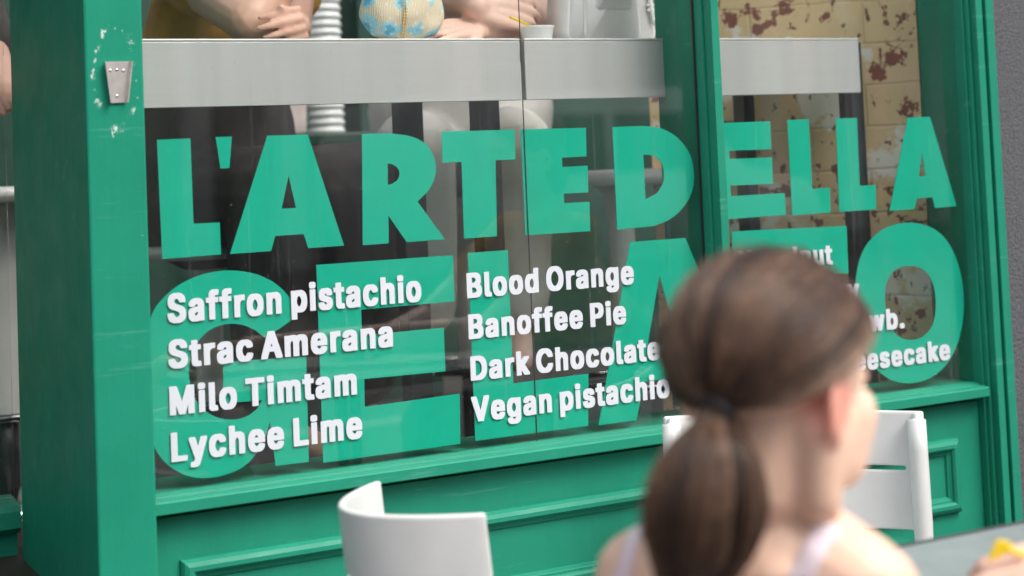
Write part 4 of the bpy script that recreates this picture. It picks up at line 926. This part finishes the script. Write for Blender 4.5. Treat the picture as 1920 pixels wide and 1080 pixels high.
for j in range(nv_):
    for i in range(nu_):
        q = [gv[i, j], gv[i, j+1], gv[(i+1) % nu_, j+1], gv[(i+1) % nu_, j]]
        if sum(x[1] for x in q) >= 2 and 0 < j < nv_-0: 
            vs = []
            for x in q:
                if x[0] not in vs: vs.append(x[0])
            if len(vs) > 2: capb.faces.new(vs)
bmesh.ops.delete(capb, geom=[v for v in capb.verts if not v.link_faces], context='VERTS')
bmesh.ops.recalc_face_normals(capb, faces=capb.faces[:])
cap = with_mods(capb, [('SOLIDIFY', dict(thickness=.010, offset=-1)), ('SMOOTH', dict(iterations=2, factor=.5))])
hair = obj('hair', cap, [HAIR[0]], gb, True)
def strands(name, paths, parent, rad=.00055):
    c_ = bpy.data.curves.new(name, 'CURVE'); c_.dimensions = '3D'; c_.bevel_depth = rad; c_.bevel_resolution = 0
    for h_ in HAIR: c_.materials.append(h_)
    for pts, mi, rr in paths:
        sp = c_.splines.new('POLY'); sp.points.add(len(pts)-1); sp.material_index = mi
        for i, q in enumerate(pts):
            sp.points[i].co = (*q, 1); sp.points[i].radius = rr*(1 if i < len(pts)-1 else .3)
    o = bpy.data.objects.new('tmp', c_); COL.objects.link(o); me = evaluated(o)
    mi = [p.material_index for p in me.polygons]
    o = obj(name, me, HAIR, parent, True)
    for p, i in zip(o.data.polygons, mi): p.material_index = i
    return o
rnd = random.Random(3)
def tone(ang):
    v = 1.0*noise.noise(Vector((ang*3.8, 1.7, 0)))+rnd.uniform(-.32, .32)
    return 3 if v < -.32 else 0 if v < .06 else 1 if v < .34 else 2
paths = []
tries = 0
while len(paths) < 2300 and tries < 30000:
    tries += 1
    d = Vector((rnd.gauss(0, 1), rnd.gauss(0, 1), rnd.gauss(0, 1))).normalized()
    if not hairy(d.dot(r), d.dot(f2), d.dot(u2)): continue
    far = math.acos(max(-1, min(1, d.dot(TIE))))
    if far < .25: continue
    side = (d-TIE*d.dot(TIE)); ang = math.atan2(side.dot(u2), side.dot(r))
    lift = rnd.uniform(.0004, .0035) if rnd.random() > .04 else rnd.uniform(.004, .010); pts = []; ax = side.normalized(); wob = rnd.uniform(-.05, .05)
    n = 12
    for i in range(n):
        t = far*(1-i/(n-1))+.10*(i/(n-1)); sw = wob*math.sin(PI*i/(n-1))
        d2 = (TIE*math.cos(t)+(ax+TIE.cross(ax)*sw).normalized()*math.sin(t)).normalized()
        rid = noise.noise(Vector((ang*4.2, t*.55, 3)))*.0042*min(1, t/.35)
        pts.append(onhead(d2)+d2*(lift*math.sin(PI*min(1, .15+.85*i/(n-1)))+.0006+rid))
    paths.append((pts, tone(ang), rnd.uniform(.7, 1.5)))
strands('hair_strands', paths, hair)
TP = onhead(TIE)
b = B(); xa, ya = frame_of(TIE)
for k_, off in ((.0135, .000), (.0138, .004)):
    ring = [TP+TIE*(off+.004)+(xa*math.cos(t*2*PI/24)+ya*math.sin(t*2*PI/24))*k_ for t in range(25)]
    tube(b, ring, .0026, 8)
obj('hair_tie', b, M['rubber'], hair, True)
# ponytail: guide line in photo space at the girl's depth, then a full bundle round it
d0 = (TP-CAM).dot(_f)
gl_ = [(TP, .012), (TP+TIE*.010-u*.012, .018), (dep(1334, 845, d0-.020), .029), (dep(1329, 888, d0-.026), .0365), (dep(1321, 940, d0-.028), .0415), (dep(1315, 1000, d0-.024), .0395), (dep(1306, 1070, d0-.014), .028), (dep(1303, 1140, d0-.008), .018), (dep(1306, 1190, d0-.006), .004)]
gp_ = openspline([q for q, _ in gl_], 6); gr_ = [q.x for q in openspline([Vector((s_, 0, 0)) for _, s_ in gl_], 6)]
b = B(); rings = []; seg = 48
for i, (q, s_) in enumerate(zip(gp_, gr_)):
    d = (gp_[min(i+1, len(gp_)-1)]-gp_[max(0, i-1)]).normalized(); xa = _r-d*_r.dot(d); xa.normalize(); ya = d.cross(xa)
    rings.append([b.verts.new(q+(xa*math.cos(t*2*PI/seg)+ya*.72*math.sin(t*2*PI/seg))*s_*.90*(1+.20*noise.noise(Vector((math.cos(t*2*PI/seg)*2.4, math.sin(t*2*PI/seg)*2.4, i*.03)))+.05*noise.noise(Vector((math.cos(t*2*PI/seg)*7, math.sin(t*2*PI/seg)*7, i*.03))))) for t in range(seg)])
for i in range(len(rings)-1):
    for t in range(seg): b.faces.new((rings[i][t], rings[i][(t+1) % seg], rings[i+1][(t+1) % seg], rings[i+1][t]))
b.faces.new(rings[0][::-1]); b.faces.new(rings[-1])
tail = obj('ponytail', b, HAIR[0], hair, True)
paths = []
for k_ in range(1500):
    a0 = rnd.uniform(0, 2*PI); rr = rnd.uniform(.80, 1.07) if k_ % 12 else rnd.uniform(1.03, 1.20); tw = rnd.uniform(-.5, .5); pts = []
    st = 0; en = len(gp_)-rnd.randint(1, 9)
    for i in range(st, en, 2):
        q, s_ = gp_[i], gr_[i]; d = (gp_[min(i+1, len(gp_)-1)]-gp_[max(0, i-1)]).normalized(); xa = (_r-d*_r.dot(d)).normalized(); ya = d.cross(xa)
        t = a0+tw*i/len(gp_); z_ = rr*(1+.20*noise.noise(Vector((math.cos(a0)*2.4, math.sin(a0)*2.4, i*.03))))
        pts.append(q+(xa*math.cos(t)+ya*.72*math.sin(t))*s_*z_)
    if len(pts) > 3:
        v = 1.0*noise.noise(Vector((math.cos(a0)*2.6, math.sin(a0)*3.2, 5)))+rnd.uniform(-.22, .22)
        paths.append((pts, 3 if v < -.25 else 0 if v < .1 else 1 if v < .38 else 2, rnd.uniform(.7, 1.5)))
strands('ponytail_strands', paths, hair)

# ------------------------------------------------------------------ companion across the table (only a hand reaches into the picture)
hC = dep(1938, 1074, 1.52)
wC = hC+Vector((.055, -.03, .005))
comp, cb = customer('companion at the table end, only a hand holding a yellow scoop in view', 2.12, -1.22, math.radians(268), .45-.0,
         [(1, Vector((1.72, -1.02, .80)), wC, dict(d=Vector((-1, .25, .0)), n=Vector((0, -.5, 1)), side=-1, curl=(.5, .55, .6, .65), thumb=(.5, .5))),
          (-1, Vector((1.75, -1.42, .80)), Vector((1.55, -1.30, TZ+.03)), dict(d=Vector((-1, .3, -.05)), n=Vector((0, 0, 1)), side=1))],
         M['mustard'], M['dark_cloth'], M['skin'], lean=.12, sleeve=.5, hairm=2, knee=(.42, .42))
b = B(); p0 = dep(1905, 1050, 1.50); p1 = dep(1868, 1036, 1.50)
v0 = [b.verts.new(dep(x, y, k_)) for k_ in (1.500, 1.5035) for x, y in ((1868, 1010), (1896, 1014), (1893, 1036), (1878, 1043), (1851, 1056), (1857, 1036))]
b.faces.new(v0[:6]); b.faces.new(v0[6:][::-1])
for i in range(6): b.faces.new((v0[i], v0[6+i], v0[6+(i+1) % 6], v0[(i+1) % 6]))
bmesh.ops.recalc_face_normals(b, faces=b.faces[:]); tube(b, [dep(1885, 1028, 1.502), dep(1925, 1042, 1.502)], [.004, .003], 8)
tag(obj('scoop_spoon', fuse(b, .0012, 4), M['yellow'], None, True), 'bright yellow plastic scoop spoon held over the blue grey table', 'spoon')

# ------------------------------------------------------------------ across the street (seen in the glass)
def far_shop(name, label, x0, x1, h, wallm, bays, seed):
    rn = random.Random(seed)
    r_ = thing(name, label, 'building', ((x0+x1)/2, -16.5, 0))
    b = B(); box(b, x0, x1, -24, -16.3, 0, h, .03); obj('wall', b, wallm, r_)
    wd = (x1-x0)/bays
    for i in range(bays):
        a = x0+wd*i+.35
        fr = obj('shop_window', box(B(), a, a+wd-.7, -16.29, -16.2, .5, 3.0, .02), M['black_steel'], r_)
        obj('pane', box(B(), a+.08, a+wd-.78, -16.199, -16.19, .58, 2.92), M['dark_glass'], fr)
        obj('pier', box(B(), a-.34, a+.02, -16.29, -15.9, .0, 3.3, .02), M['white_plastic'], r_)
    obj('awning', prism(B(), [(-16.28, 3.45), (-16.28, 3.95), (-14.6, 3.3), (-14.6, 3.1)], x0+.1, x1-.1), M['awning'], r_)
far_shop('street_building', 'white rendered shop building across the street', -10, 4, 8, M['white_plastic'], 8, 1)
far_shop('street_building', 'grey rendered shop building across the street', 4.2, 15, 7, M['stucco'], 9, 2)
far_shop('street_building', 'brick toned shop building across the street', 15.2, 34, 9, M['plaster'], 11, 4)

# a parked van at the far kerb
van = thing('parked_van', 'white parked van at the kerb across the street, reflected in the window glass', 'van', (8.2, -11.6, -.13))
side = [(0, .35), (0, 1.25), (.25, 1.95), (3.3, 2.0), (4.0, 1.2), (4.85, 1.0), (5.0, .7), (5.0, .35)]
b = B(); loop = [(5.7+x, z-.13) for x, z in side]
a = [b.verts.new((x, -12.6, z)) for x, z in loop]; c_ = [b.verts.new((x, -10.8, z)) for x, z in loop]; n = len(loop)
b.faces.new(a); b.faces.new(c_[::-1])
for i in range(n): b.faces.new((a[i], c_[i], c_[(i+1) % n], a[(i+1) % n]))
bmesh.ops.recalc_face_normals(b, faces=b.faces[:]); bmesh.ops.bevel(b, geom=b.edges[:], offset=.05, segments=3, affect='EDGES')
obj('body', b, M['white_gloss'], van, True)
for x0, x1 in ((2.45, 3.45), (1.2, 2.35)):
    b = B(); box(b, 5.7+x0, 5.7+x1, -10.803, -10.785, 1.05, 1.62, .006); obj('window', b, M['dark_glass'], van)
for x in (.95, 4.05):
    b = B(); lathe(b, [(.1, -.09), (.30, -.09), (.32, -.06), (.32, .06), (.30, .09), (.1, .09)], (0, 0, 0), 28)
    bmesh.ops.transform(b, matrix=Matrix.Translation((5.7+x, -10.86, .19)) @ Matrix.Rotation(PI/2, 4, 'X'), verts=b.verts); obj('wheel', b, M['rubber'], van, True)
b = B(); box(b, 10.66, 10.73, -11.0, -10.9, .5, .62, .01); obj('headlight', b, M['chrome'], van)
